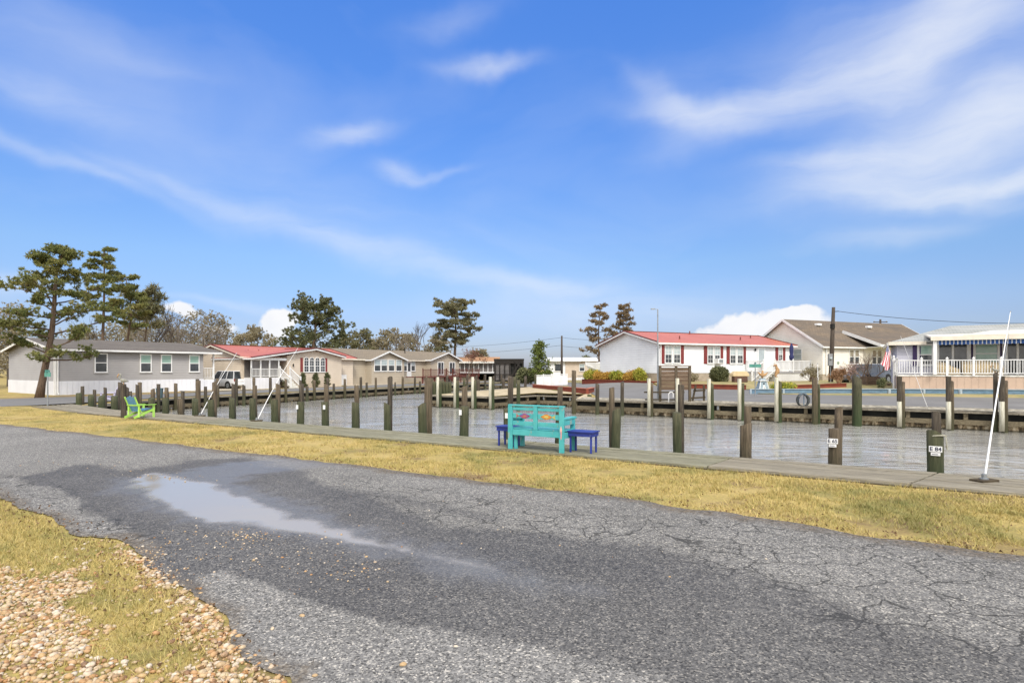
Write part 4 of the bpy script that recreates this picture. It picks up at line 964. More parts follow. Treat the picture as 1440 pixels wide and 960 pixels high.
# ---- cream house with the red metal roof (left bank)
ch = thing('mobile_home', 'cream sided house with red metal roof and arched windows behind the piles', 'house', tuple(P(43, 28.9, -.12)), math.atan2(N.y, N.x))
walls(ch, 'wall', S_CREAM, 0, 12.3, 1.0, 8.8, .0, 2.75, 3.72)
walls(ch, 'gable_wing', S_CREAM, 3.7, 9.9, .0, 1.0, .0, (2.86, 2.86), 3.42, 'y', 6.6)
groof(ch, 'x', 0, 12.3, 1.0, 8.8, 2.75, 2.75, 4.9, 3.72, .3, .3, ROOF_R, CREAMT, tmat=ROOF_DR)
groof(ch, 'y', 0, 5.2, .2, 9.9, 2.58, 2.86, 6.6, 3.5, .35, .25, ROOF_R2, WHITE, tmat=ROOF_DR, oa1=0)
def cxn(u, s=43.0):
    r_ = (u-720)/F; Y = s/(-T.x*-1*0+(T.x*r_+T.y)); return (N.x*r_+N.y)*Y
for u in (430.5, 438.2, 446, 453.6): window(ch, cxn(u)-28.9, 1.40, .56, 1.08, 0, arch=True, grid=True, up=GLASS_D, low=GLASS_D, trim=.05)
for u in (424, 458.4): MB().box(-.13, .13, -.035, -.001, 1.42, 2.7).obj('shutter', SHUT_R, ch, (cxn(u)-28.9, 0, 0))
walls(ch, 'porch_skirting', SK_W, .2, 2.9, -.05, .97, .0, .93)
MB().box(.2, 3.7, -.05, .99, .93, .97).obj('porch_floor', WHITEP, ch)
MB().box(.25, 3.65, .93, .98, .98, 2.5).obj('porch_screen', SCREEN, ch)
for x in (.24, 1.1, 1.95, 2.85): MB().box(x-.05, x+.05, -.04, .05, .97, 2.6).obj('porch_post', WHITE, ch)
MB().box(.2, 3.6, -.06, .06, 2.42, 2.62).obj('porch_beam', WHITE, ch)
railing(ch, (.24, .0, .97), (2.85, .0, .97), .72, post=3)
for x0 in (.3, 1.16, 2.0): MB().box(x0, x0+.76, .10, .12, .99, 2.42).obj('screen', SCREEN, ch)
MB().box(3.0, 3.62, .90, .929, 1.0, 2.4).obj('door', pmat('dark_door', (.05,.05,.05)), ch)
stairs(ch, 3.0, -.05, .97, 5, .28, .18, .9, 'y', -1, WHITEP)
railing(ch, (2.95, -.05, .97), (2.95, -1.5, .08), .8, post=3); railing(ch, (3.95, -.05, .97), (3.95, -1.5, .08), .8, post=3)
MB().box(10.1, 10.25, .92, .999, 1.5, 2.5).obj('window', GLASS_D, ch); MB().box(10.5, 11.4, .93, .999, .05, 1.1).obj('hatch', WHITE, ch)
for x, y in ((2.1, 3.2), (3.0, 3.0)): stub(ch, x, y, 3.1, .3)
lamp(ch, 4.3, 0, 1.9)

# ---- tan house beyond it
th_ = thing('mobile_home', 'tan house with two white edged gables and a row of windows, behind the red deck', 'house', tuple(P(44, 41.6, -.12)), math.atan2(N.y, N.x))
walls(th_, 'wall', S_TAN, 0, 18.4, .9, 8.5, .0, 2.75, 3.85)
walls(th_, 'gable_wing', S_TAN, 2.2, 7.3, 0, .9, .0, (2.72, 2.72), 3.5, 'y', 4.6)
walls(th_, 'gable_wing', S_TAN, 12.0, 17.7, 0, .9, .0, (2.8, 2.8), 3.6, 'y', 15.1)
groof(th_, 'x', 0, 18.4, .9, 8.5, 2.75, 2.75, 4.7, 3.85, .3, .3, SH_TN, CREAMT)
groof(th_, 'y', 0, 4.2, 2.2, 7.3, 2.72, 2.72, 4.6, 3.55, .3, .3, SH_TN, WHITE, oa1=0)
groof(th_, 'y', 0, 4.2, 12.0, 17.7, 2.8, 2.8, 15.1, 3.68, .3, .3, SH_TN, WHITE, oa1=0)
for u in (530.5, 540, 550.2, 560.6): window(th_, cxn(u, 44)-41.6, 1.42, .98, 1.30, 0, low=GLASS_D, up=GLASS_L)
for u in (569.5, 580.5): window(th_, cxn(u, 44.9)-41.6, 1.42, .8, 1.3, .9)
MB().box(-.4, .4, -.05, -.002, .78, 2.65).obj('door', WHITE, th_, (cxn(575, 44.9)-41.6, .9, 0)); MB().box(-.22, .22, -.06, -.051, 1.4, 2.4).obj('door_pane', GLASS_D, th_, (cxn(575, 44.9)-41.6, .9, 0))
for u in (619.5, 635.5):
    window(th_, cxn(u, 44)-41.6, .95, 1.25, 1.6, 0, rail=False, up=GLASS_D, trim=.1); MB().box(-.03, .03, -.07, -.03, 1.0, 2.5).obj('mullion', WHITE, th_, (cxn(u, 44)-41.6+.05, 0, 0))
stub(th_, 11.3, 3.5, 3.5, .8, .06, BLACK)
dk = thing('deck', 'red brown timber deck with railing in front of the tan house', 'deck', tuple(P(43.9, 49.0, -.12)), math.atan2(N.y, N.x))
MB().box(0, 11, -2.6, -.02, .70, .80).obj('floor', DECKR, dk)
railing(dk, (0, -2.55, .80), (4.2, -2.55, .80), .8, DECKR, .14, 1.4); railing(dk, (5.4, -2.55, .80), (11, -2.55, .80), .8, DECKR, .14, 1.4)
stairs(dk, 4.25, -2.6, .80, 4, .3, .17, 1.1, 'y', -1, DECKR); railing(dk, (4.22, -2.6, .8), (4.22, -3.8, .1), .75, DECKR, .14, 3); railing(dk, (5.4, -2.6, .8), (5.4, -3.8, .1), .75, DECKR, .14, 3)
for x in (.1, 2.2, 4.1, 6.5, 8.7, 10.9): MB().box(x-.06, x+.06, -2.5, -2.38, -.1, .70).obj('post', DECKR, dk)
MB().box(.0, 11, -2.3, -2.27, .0, .68).obj('skirting', SK_T, dk)
# ---- low brown building and the dark shed at the end of the side channel
q = at(640, 79); bb_ = thing('boathouse', 'low building with orange brown roof and white screened porch at the channel end', 'building', (q.x, 79, -.1), -.03)
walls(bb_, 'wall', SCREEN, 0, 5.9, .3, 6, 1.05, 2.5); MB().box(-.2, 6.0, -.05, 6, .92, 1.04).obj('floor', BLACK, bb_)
MB().slab((-.5,-.3,2.72),(6.1,-.3,2.72),(6.1,3,3.35),(-.5,3,3.35),.08).obj('roof', pmat('orange_brown_roof', (.42,.24,.13), (.34,.19,.10), 2, .9), bb_)
MB().box(-.5, 6.1, -.34, -.305, 2.42, 2.7).obj('fascia', WHITEP, bb_)
m_ = MB()
for k in range(10): x = k*.65; m_.box(x-.05, x+.05, .18, .28, 1.05, 2.45)
m_.box(-.05, 5.95, .16, .18, 1.05, 1.25); m_.obj('screen_frame', WHITE, bb_)
for x in (.2, 2, 4, 5.8):
    MB().tube([(x,.5,-.8),(x,.5,.92)], .12, 8).obj('pile', PILE_D, bb_)
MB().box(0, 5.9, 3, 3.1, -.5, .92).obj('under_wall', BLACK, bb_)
DKW = wood('tarred_timber', (.055,.048,.042), (.03,.027,.024), 'Z')
q = at(696, 73); ds = thing('boat_lift_shed', 'dark open timber boat lift shed with diagonal braces', 'shed', (q.x, 73, -.3), 0)
m_ = MB(); m_.box(-.15, 3.75, -.1, 3.6, 2.95, 3.15); m_.box(-.1, 3.7, -.06, 0, 2.55, 2.94); m_.obj('roof', DKW, ds)
for x in (0, .62, 1.25, 1.9, 2.6, 3.1, 3.6): MB().tube([(x,0,-1),(x,0,2.95)], .07 if x not in (0,3.6) else .11, 8).obj('post', DKW, ds)
m_ = MB(); m_.box(0, 2.0, .2, .25, .4, 2.6); m_.obj('panel', SCREEN, ds)
MB().bar((2.0,-.08,.6),(3.3,-.08,2.9), .14, .2).obj('brace', DKW, ds); MB().bar((3.5,-.08,1.9),(2.4,-.08,2.9), .1, .12).obj('brace', DKW, ds); MB().box(-.05, 3.65, -.07, -.02, 1.05, 1.2).obj('rail', DKW, ds)
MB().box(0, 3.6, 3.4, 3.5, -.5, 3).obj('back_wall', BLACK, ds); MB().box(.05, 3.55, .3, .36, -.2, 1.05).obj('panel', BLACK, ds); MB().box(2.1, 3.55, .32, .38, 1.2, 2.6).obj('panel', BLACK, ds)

# ---- far white building across the point, with a boat and a pole in front
q = at(770, 82); fb = thing('mobile_home', 'distant white mobile home with bright roof behind the fence panels', 'house', (q.x, 82, -.1), .05)
walls(fb, 'wall', siding('pale_tan_siding', (.55,.46,.36), (.48,.40,.32)), 2.6, 9, 0, 4, .4, 2.7); walls(fb, 'end_wall', S_WHITE, 0, 2.59, .05, 4, .0, 2.7); walls(fb, 'skirting', SK_W, 2.6, 9, .03, 4, -.2, .4)
MB().slab((-.3,-.5,2.85),(9.3,-.5,2.85),(9.3,3,3.35),(-.3,3,3.35),.12).obj('roof', WHITE, fb)
window(fb, 1.5, 1.3, 1.0, 1.1, .05, up=GLASS_D, rail=False); window(fb, 5.0, 1.3, .8, 1.1, 0)
q = at(856, 64); bt = thing('boat', 'white cabin boat parked by the left corner of the white house', 'boat', (q.x, 64, .35), math.pi+.12)
secs = []
for x, w, zk in ((0,1.05,.25),(1.5,1.15,.15),(3.0,1.1,.15),(4.2,.75,.35),(5.0,.25,.75),(5.3,.03,1.1)): secs.append([(x,0,zk),(x,w*.7,zk+.28),(x,w,1.2+x*.05),(x,-w,1.2+x*.05),(x,-w*.7,zk+.28)])
MB().loft(secs).obj('hull', WHITE, bt, (-2.6,0,.5), smooth=False, bevel=.03)
MB().loft([[(x,-w,1.2+x*.05),(x,w,1.2+x*.05),(x,w*.85,z),(x,-w*.85,z)] for x, w, z in ((1.6,.85,2.1),(2.6,.85,2.15),(3.4,.6,1.5),(4.0,.35,1.42))]).obj('cabin', WHITE, bt, (-2.6,0,.5), bevel=.03)
MB().box(1.9, 2.9, -.9, .9, 1.55, 1.95).obj('windows', GLASS_D, bt, (-2.6,0,.5)); m_ = MB()
for x in (.6, 2.0): m_.bar((x,.8,1.2),(x,.7,3.0), .05); m_.bar((x,-.8,1.2),(x,-.7,3.0), .05)
m_.box(.3, 2.4, -.85, .85, 3.0, 3.06); m_.obj('hardtop', WHITE, bt, (-2.6,0,.5))
tr_ = MB(); tr_.box(-2.4, 2.6, -.7, -.6, .35, .45); tr_.box(-2.4, 2.6, .6, .7, .35, .45); tr_.box(2.6, 3.6, -.06, .06, .35, .45); tr_.box(-2, -1.9, -.7, .7, .3, .36); tr_.obj('trailer_frame', STEEL, bt)
TYRE = pmat('tyre_rubber', (.025,.025,.025), (.035,.035,.035), 5, .8)
for x in (-1.6, -.9):
    for y in (-.85, .85): MB().lathe([(.16,-.1),(.33,-.09),(.34,0),(.33,.09),(.16,.1)], 16).obj('wheel', TYRE, bt, (x, y, .33)).rotation_euler = (R(90), 0, 0)

# ---- white house with the red roof (right bank)
wh = thing('mobile_home', 'white sided house with long red metal roof and dark red shutters', 'house', (11.65, 45, .50), math.atan2(.43, .9))
walls(wh, 'wall', S_WHITE, 0, 15.2, 0, 8.2, .72, 3.17, 4.2)
walls(wh, 'skirting', SK_B, .02, 15.1, .03, 8.1, -.4, .72)
groof(wh, 'x', 0, 15.2, 0, 8.2, 3.17, 3.17, 4.1, 4.2, .35, .3, ROOF_R, WHITE, tmat=ROOF_DR)
def kx(u, X0, Y0, dx, dy): r_ = (u-720)/F; return (Y0*r_-X0)/(dx-dy*r_)
kw = lambda u: kx(u, 11.65, 45, .9, .43)
for u0, u1, sd in ((939.5, 951.5, (1,1)), (998.3, 1008, (1,1)), (1030, 1040, (1,1))):
    a_, b_ = kw(u0), kw(u1); w_ = (b_-a_)*.86
    window(wh, a_, 1.52, w_, 1.42, 0, grid=True, shut=SHUT_R, sides=(1,0), up=GLASS_L); window(wh, b_, 1.52, w_, 1.42, 0, grid=True, shut=SHUT_R, sides=(0,1), up=GLASS_L)
window(wh, kw(1096.8), 1.75, .55, 1.2, 0, grid=True, shut=SHUT_R)
dx_ = kw(1069.8); MB().box(-.5, .5, -.06, -.001, .78, 2.95).obj('door', WHITE, wh, (dx_, 0, 0)); MB().box(-.33, .33, -.075, -.061, 1.6, 2.8).obj('door_pane', GLASS_L, wh, (dx_, 0, 0)); MB().box(-.34, .34, -.075, -.061, .85, 1.55).obj('door_panel', pmat('brown_kickboard', (.16,.08,.05)), wh, (dx_, 0, 0))
lamp(wh, kw(1061), 0, 2.6)
ac = MB().box(-.33, .33, -.45, -.08, 0, .42).obj('air_conditioner', WHITE, wh, (kw(1008)+.02, 0, 1.50), bevel=.02); MB().box(-.22, .22, -.456, -.451, .07, .35).obj('grille', STEEL, ac)
for u, y in ((962, 1.2), (991, 3.8), (1052, 1.6), (1075, 2.8)): stub(wh, kw(u)*1.0+y*.5, y, 3.2+y*.25, .32)
MB().tube([(.1,-.08,3.05),(.1,-.08,.1)], .045, 8).obj('downspout', WHITE, wh)
wd = thing('deck', 'raised white railed deck with stairs at the door of the white house', 'deck', tuple(wh.matrix_basis @ Vector((0,0,0))), math.atan2(.43, .9)); wd.location = (11.65, 45, .50)
MB().box(9.4, 13.7, -3.0, -.08, .70, .84).obj('floor', pmat('grey_deck', (.33,.32,.32), (.27,.26,.26), 4), wd)
walls(wd, 'skirting', siding('pale_lattice', (.66,.65,.62), (.58,.57,.55), .2, 'H'), 9.45, 13.65, -2.95, -.1, -.3, .69)
railing(wd, (9.4, -3.0, .84), (13.7, -3.0, .84), .88, post=2.1); railing(wd, (13.7, -3.0, .84), (13.7, -.1, .84), .88, post=2.9); railing(wd, (9.4, -1.9, .84), (9.4, -.1, .84), .88, post=2)
stairs(wd, 9.4, -2.95, .84, 4, .3, .19, 1.0, 'x', -1, WHITEP)
railing(wd, (9.35, -3.0, .84), (8.0, -3.0, -.0), .85, post=3); railing(wd, (9.35, -1.92, .84), (8.0, -1.92, -.0), .85, post=3)
q = wh.location+Vector((.9*12.0-(-.43)*0, .43*12.0, 0))
um = thing('parasol', 'closed navy parasol standing on the white deck', 'parasol', (at(1113, 48.6).x, 48.6, 1.34)); NAVYC = pmat('navy_cloth', (.035,.04,.12), (.025,.03,.09), 6, .9)
MB().lathe([(.025,0),(.025,2.4)], 8).obj('pole', WHITE, um); m_ = MB(); m_.lathe([(.06,.95),(.16,1.0),(.20,1.3),(.13,1.45),(.17,1.75),(.15,2.1),(.05,2.38),(.01,2.45)], 10); m_.obj('canopy', NAVYC, um, smooth=True); MB().lathe([(.22,0),(.2,.06),(.04,.09)], 12).obj('base', STEEL, um)

# ---- cream house with the brown shingle roof
cr = thing('house', 'cream house with steep brown shingle roof behind the utility pole', 'house', (27.3, 50, .50), math.atan2(.37, .93))
walls(cr, 'wall', S_CR2, 0, 16, 0, 8.2, .6, 3.16, 5.67); walls(cr, 'base', SK_B, .02, 16, .03, 8.1, -.4, .6)
groof(cr, 'x', 0, 16, 0, 8.2, 3.16, 3.16, 4.1, 5.67, .3, .3, SH_BR, WHITE, fh=.2)
r_ = MB(); r_.slab((5.0,-1.7,3.25),(15.5,-1.7,3.25),(15.5,1.9,4.62),(5.0,1.9,4.62),.09); r_.obj('porch_roof', SH_BR, cr)
r_ = MB(); r_.bar((4.97,-1.72,3.15),(4.97,2.0,4.56), .05, .26); r_.bar((4.97,-1.72,3.13),(15.5,-1.72,3.13), .05, .2); r_.obj('porch_fascia', WHITE, cr)
MB().box(5.1, 15.4, -1.6, -.05, 3.0, 3.05).obj('soffit', WHITE, cr)
for x in (9.5, 15): MB().box(x-.07, x+.07, -1.6, -1.46, 0, 3.0).obj('porch_post', WHITE, cr)
kc = lambda u: kx(u, 27.3, 50, .93, .37)
for u in (1197.2, 1204.6, 1229, 1236.4): window(cr, kc(u), 1.5, .62, 1.32, 0, up=pmat('blind', (.30,.27,.20), (.25,.22,.17)), trim=.07)
window(cr, 2.6, 1.9, .95, 1.0, 0, 'L', up=GLASS_L, low=GLASS_L)
for x, y in ((.35+2.8, 3.1), (9.9, 3.0)): MB().box(-.28, .28, -.2, .2, 0, .22).obj('roof_vent', WHITE, cr, (x, y, 3.2+y*.61+.06), bevel=.05)
MB().tube([(.4,-.07,3.05),(.4,-.07,.5)], .05, 8).obj('downspout', WHITE, cr); MB().tube([(-.06,.4,.9),(-.06,.4,.1),(-.4,.4,.0)], .06, 8).obj('downspout', WHITE, cr)
MB().prism([(.14*math.cos(a)+1.9, 1.6+.14*math.sin(a)) for a in [k*.63 for k in range(10)]], 'y', -.03, -.002).obj('wall_ornament', pmat('verdigris', (.2,.3,.22), (.3,.33,.28), 20), cr)

# ---- lilac house with the striped awning
Lr = P(-1.9, 38.5); lh = thing('house', 'lilac grey house with blue striped awning and white railed deck', 'house', (Lr.x, Lr.y, .33), RZC)
def lx(u, n): r_ = (u-720)/F; Y = n/(N.x*r_+N.y); return -(T.x*r_*Y+T.y*Y)-1.9
walls(lh, 'wall', S_LIL, 0.1, 14, 2.2, 9.0, .0, 2.74); 
hp = MB(); E = [(-.3,1.85,2.83),(14.3,1.85,2.83),(14.3,9.35,2.83),(-.3,9.35,2.83)]; RD = [(3.0,5.6,3.9),(14.3,5.6,3.9)]
hp.add(E+RD+[(x,y,z-.08) for x,y,z in E+RD], [(0,1,5,4),(2,3,4,5),(3,0,4),(7,6,10,11),(9,8,11,10),(6,9,10),(0,6,7,1),(1,7,8,2),(2,8,9,3),(3,9,6,0)]); hp.obj('roof', SH_GR, lh)
hf = MB(); hf.bar((-.3,1.83,2.74),(1.5,1.83,2.74),.04,.2); hf.bar((-.32,1.83,2.74),(-.32,9.35,2.74),.04,.2); hf.obj('fascia', CREAMT, lh)
MB().slab((1.55,-.35,2.98),(14,-.35,2.98),(14,3.3,3.28),(1.55,3.3,3.28),.1).obj('porch_roof', CREAMT, lh); MB().box(1.5, 14, -.40, -.36, 2.78, 3.0).obj('porch_fascia', CREAMT, lh)
MB().slab((2.9,-.3,3.06),(14,-.3,3.06),(14,3.2,3.42),(4.6,3.2,3.42),.05).obj('roof_panel', CREAMT, lh)
MB().box(1.62, 1.78, -.3, -.15, .95, 2.85).obj('porch_post', WHITE, lh)
def y_at(n): return n-38.5
NW = 40.7; Yw = 2.2
window(lh, lx(1301.5, NW), 1.45, .80, 1.25, Yw, up=GLASS_G, low=GLASS_D, trim=.11)
MB().box(-.19, .19, -.035, -.002, 1.42, 2.62).obj('shutter', SHUT_P, lh, (lx(1289, NW), Yw, 0))
window(lh, lx(1387, NW), 1.5, 1.15, 1.2, Yw, up=GLASS_G, low=GLASS_G, trim=.11)
for u in (1367, 1407): MB().box(-.15, .15, -.035, -.002, 1.3, 2.75).obj('shutter', SHUT_P, lh, (lx(u, NW), Yw, 0))
for u0, u1 in ((1319, 1361), (1415, 1447)):
    a_, b_ = lx(u0, NW), lx(u1, NW); f_ = MB()
    for x in (a_, (a_+b_)/2, b_): f_.box(x-.05, x+.05, -.07, 0, .92, 2.75)
    f_.box(a_-.05, b_+.05, -.07, 0, 2.65, 2.75); fo = f_.obj('patio_door', WHITE, lh, (0, Yw, 0)); MB().box(a_+.05, b_-.05, -.02, -.002, .95, 2.64).obj('pane', GLASS_D, fo)
for u in (1363, 1411): MB().box(-.06, .06, -.1, .0, .92, 2.78).obj('trim', WHITE, lh, (lx(u, NW), Yw, 0))
MB().box(0, 14, 0, 2.19, .84, .92).obj('deck_floor', WHITEP, lh); walls(lh, 'deck_skirting', SK_T, .03, 14, .03, 2.15, -.4, .83)
railing(lh, (0, 0, .92), (6.75, 0, .92), .80, gap=.115, post=1.13, ph=.1); railing(lh, (0, 0, .92), (0, 2.1, .92), .80, gap=.115, post=2.1, ph=.1); railing(lh, (6.75, 0, .92), (12, 0, .92), .80, gap=.115, post=1.13, ph=.1)
def awnmat():
    m, nt, b = base_mat('blue_striped_canvas'); sx_ = nt.nodes.new('ShaderNodeSeparateXYZ'); nt.links.new(coords(nt), sx_.inputs[0])
    fr = math_(nt, 'FRACT', math_(nt, 'DIVIDE', sx_.outputs['X'], .17)); c = mixc(nt, math_(nt, 'GREATER_THAN', fr, .72), (.035,.10,.32), (.62,.66,.72)); nt.links.new(c, b.inputs['Base Color']); b.inputs['Roughness'].default_value = .9; return m
aw = MB(); x = lx(1316, 38.9)-.0; secs = []
x0, x1 = lx(1317, 38.8), 9.0; k = 120
for i in range(k+1):
    xx = x0+(x1-x0)*i/k; sc = .035*abs(math.sin(math.pi*i/4)); secs.append([(xx, .28, 2.93), (xx, -.12, 2.80), (xx, -.13, 2.58-sc), (xx, -.115, 2.58-sc), (xx, -.10, 2.785), (xx, .28, 2.90)])
aw.loft(secs); aw.obj('awning', awnmat(), lh)

# patio furniture under tan covers
TANC = pmat('tan_cover_cloth', (.62,.50,.31), (.50,.40,.24), 2, .9, bmp=.4)
def covered(u, w, h, label, dip):
    x_ = lx(u, 39.2); p_ = P(-1.9-x_, 39.3, .33+.93); r = thing('covered_furniture', label, 'patio furniture', tuple(p_), RZC)
    m_ = MB(); secs = []
    for i in range(9):
        t = i/8; xx = -w/2+w*t; top_ = h*(1-dip*abs(t-.25)*.8)-.03*math.sin(t*9); e = .04*math.sin(i*2.3)
        secs.append([(xx,-.4+e,.0),(xx,.4-e,.0),(xx,.42,top_),(xx,-.05,top_*1.0),(xx,-.36,top_*.72)])
    m_.loft(secs); m_.obj('cover', TANC, r, smooth=False, bevel=.03); return r
covered(1331, 1.15, .74, 'patio armchair under a tan cover, left on the railed deck', .9); covered(1381, 1.7, .76, 'wide patio sofa under a tan cover, right on the railed deck', .15)

# flag on its staff
def flagmat():
    m, nt, b = base_mat('flag_cloth'); a = nt.nodes.new('ShaderNodeAttribute'); a.attribute_name = 'fu'; c_ = nt.nodes.new('ShaderNodeAttribute'); c_.attribute_name = 'fv'
    u_, v_ = a.outputs['Fac'], c_.outputs['Fac']
    st = math_(nt, 'GREATER_THAN', math_(nt, 'FRACT', math_(nt, 'MULTIPLY', v_, 6.5)), .5)
    c = mixc(nt, st, (.50,.02,.05), (.80,.78,.78))
    ca = math_(nt, 'MULTIPLY', math_(nt, 'LESS_THAN', u_, .4), math_(nt, 'LESS_THAN', v_, .5385))
    fu = math_(nt, 'SUBTRACT', math_(nt, 'FRACT', math_(nt, 'MULTIPLY', u_, 15)), .5); fv = math_(nt, 'SUBTRACT', math_(nt, 'FRACT', math_(nt, 'MULTIPLY', v_, 9.3)), .5)
    d = math_(nt, 'ADD', math_(nt, 'MULTIPLY', fu, fu), math_(nt, 'MULTIPLY', fv, fv)); star = math_(nt, 'LESS_THAN', d, .06)
    c = mixc(nt, ca, c, mixc(nt, star, (.03,.04,.16), (.8,.8,.8))); nt.links.new(c, b.inputs['Base Color']); b.inputs['Roughness'].default_value = .8; return m
fY = 33.4; fp0 = Vector((at(1254, fY).x, fY, .3)); fl = thing('flag', 'red, white and blue striped flag hanging from a slanted staff', 'flag', tuple(fp0))
tipz = EYE+(HOR-488)/F*fY-.3; MB().tube([(.15,0,1.4),(-.28,0,tipz+.25)], .016, 8).obj('staff', WHITE, fl)
MB().lathe([(.05,-.4),(.05,1.95),(.07,1.96),(.07,2.0),(.0,2.08)], 10).obj('post', WHITE, fl, (.15,.05,0))
V = []; U_ = []; W_ = []; nu, nv = 26, 16
for i in range(nu+1):
    for j in range(nv+1):
        t = i/nu; v_ = j/nv
        hx, hz = -.26+v_*.20, tipz+.20-v_*.50               # along the staff
        px_ = hx-.10*t-.28*t*t*(1-v_*.3)+.05*math.sin(v_*5+t*4)*t; pz_ = hz-1.12*t+.05*math.sin(v_*7)*t
        V.append((px_+.05*v_*t, .06*math.sin(v_*13+t*5)*(.3+t), pz_)); U_.append(t); W_.append(v_)
Fq_ = np.array([(i*(nv+1)+j, (i+1)*(nv+1)+j, (i+1)*(nv+1)+j+1, i*(nv+1)+j+1) for i in range(nu) for j in range(nv)])
link('cloth', npmesh('flag_cloth', np.array(V), Fq_, flagmat(), dict(fu=np.array(U_), fv=np.array(W_)), True), fl)
# ------------------------------------------------------------------ curbs and beds
def curb(name, label, path, h, w, mat, z=None, caps=None, posts=0, cat='curb'):
    """low timber retaining curb along points (x, y)"""
    q0 = Vector(path[0]); z0 = height(q0.x, q0.y) if z is None else z
    r = thing(name, label, cat, (q0.x, q0.y, z0)); m_ = MB(); c_ = MB(); p_ = MB()
    for a, b in zip(path, path[1:]):
        a = Vector(a); b = Vector(b); za = height(*a) if z is None else z; zb = height(*b) if z is None else z
        A = Vector((a.x-q0.x, a.y-q0.y, za-z0)); B = Vector((b.x-q0.x, b.y-q0.y, zb-z0))
        m_.bar(A+Vector((0,0,h/2-.1)), B+Vector((0,0,h/2-.1)), w, h+.2); c_.bar(A+Vector((0,0,h+.022)), B+Vector((0,0,h+.022)), w*2.0, .04)
        if posts:
            L = (B-A).length; k = max(1, round(L/posts)); d = (B-A).normalized(); nrm = Vector((d.y, -d.x, 0)); nrm = nrm if nrm.y < 0 else -nrm
            for i in range(k+1): p = A+(B-A)*min(.995, max(.005, i/k))+nrm*(w/2+.02); p_.box(p.x-.05, p.x+.05, p.y-.05, p.y+.05, -.1, h+.0, Matrix.Translation((0,0,p.z)))
    m_.obj('timber', mat, r); c_.obj('cap', caps or mat, r)
    if p_.f: p_.obj('stakes', caps or mat, r)
    return r
rr = lambda u, n: ((u-720)/F*n/(N.x*(u-720)/F+N.y), n/(N.x*(u-720)/F+N.y))
BLUE_C = pmat('pale_blue_cap', (.36,.42,.46), (.28,.34,.38), 3, .7)
curb('curb', 'long blue grey timber curb along the right street', [rr(1055, 35.6), rr(1150, 36.3), rr(1250, 36.9), rr(1350, 37.1), rr(1460, 37.2), rr(1700, 37.2)], .27, .09, BLUE_T, None, BLUE_C, 1.6)
curb('curb', 'red timber curb of the bed before the white house, right of the plank screen', [rr(968, 39.6), rr(1010, 39.4), rr(1049, 39.2)], .30, .12, RUST)
curb('curb', 'red timber curb between the daffodils and the utility pole', [rr(1104, 40.2), rr(1140, 40.8), rr(1190, 41.6)], .26, .12, RUST)
g0 = Vector((11.65, 45)); gy = Vector((-.43, .9)); gx = Vector((.9, .43))
b0 = g0+gx*.2-gy*1.3; b1 = g0-gx*1.3-gy*.9; b2 = g0-gx*1.3+gy*9.2
curb('curb', 'red timber edging under the yellow green shrubs beside the white gable', [tuple(b0), tuple(b1), tuple(b2)], .30, .12, RUST, .28)
soil = MB(); a = [b1, b2, b2+gx*1.3, g0-gy*.0, b0]; soil.add([(p.x, p.y, .52) for p in a], [(0,1,2,3,4)][::1]); so_ = soil.obj('soil', pmat('dark_mulch', (.09,.06,.04), (.14,.09,.06), 8, .95, bmp=.5)); so_['kind'] = 'structure'
pl_ = [gp(750, 547, 0.0), gp(790, 551, .0), gp(826, 554.5, .0), gp(834.5, 552.5, 0)]
curb('curb', 'low red timber box curb beside the boat ramp, left of the grey driveway', [(p.x, p.y) for p in pl_], .36, .14, RUST, -.02, pmat('pale_red_cap', (.42,.16,.10), (.34,.12,.08), 5, .8))
wb_ = [gp(u, v, -.05) for u, v in ((640, 548.5), (700, 547), (745, 545.5))]

# ------------------------------------------------------------------ plank screen, white fence panels, racks
scr = thing('plank_screen', 'brown two panel plank screen on posts above the far sea wall', 'screen', (at(949, 28.7).x, 28.7, -.08), -.04); PLK = wood('brown_planks', (.26,.18,.12), (.16,.11,.075), 'X')
for x in (-.74, .06, .74): MB().box(x-.06, x+.06, -.06, .06, -.1, 1.78).obj('post', PILE_B, scr)
for x0, x1 in ((-.68, -.0), (.12, .68)):
    m_ = MB()
    for k in range(6): m_.box(x0, x1, -.02, .02, .60+k*.19, .60+k*.19+.178)
    m_.obj('plank_panel', PLK, scr)
MB().box(-.80, .80, -.08, .08, 1.78, 1.83).obj('cap', PLK, scr)
rk = thing('timber_rack', 'low dark horizontal rails with a white pipe below the plank screen', 'rack', (at(935, 28.5).x-.1, 28.5, -.08), -.04)
MB().box(-.95, 1.05, -.09, -.04, .46, .53).obj('rail', DARKW, rk); MB().box(-.9, .9, -.09, -.04, .10, .16).obj('rail', DARKW, rk)
MB().tube([(.25,-.16,0),(.25,-.16,.42),(.32,-.16,.5),(.42,-.16,.5),(.47,-.16,.42),(.47,-.16,.25)], .03, 8).obj('pipe', WHITE, rk)
st_ = thing('timber_rack', 'small dark A-shaped timber rack right of the plank screen', 'rack', (at(982, 28.9).x, 28.9, -.08), -.04)
for a, b in (((-.3,0,0),(-.12,0,.85)),((.28,0,0),(.28,0,.85)),((-.35,0,.18),(.35,0,.22)),((-.25,0,.55),(.35,0,.58))): MB().bar(a, b, .08).obj('rail', DARKW, st_)
fr = thing('fence_panels', 'white vinyl privacy fence of four panels behind the boat ramp', 'fence', (at(753, 51.5).x, 51.5, -.03), -.06)
m_x = 0
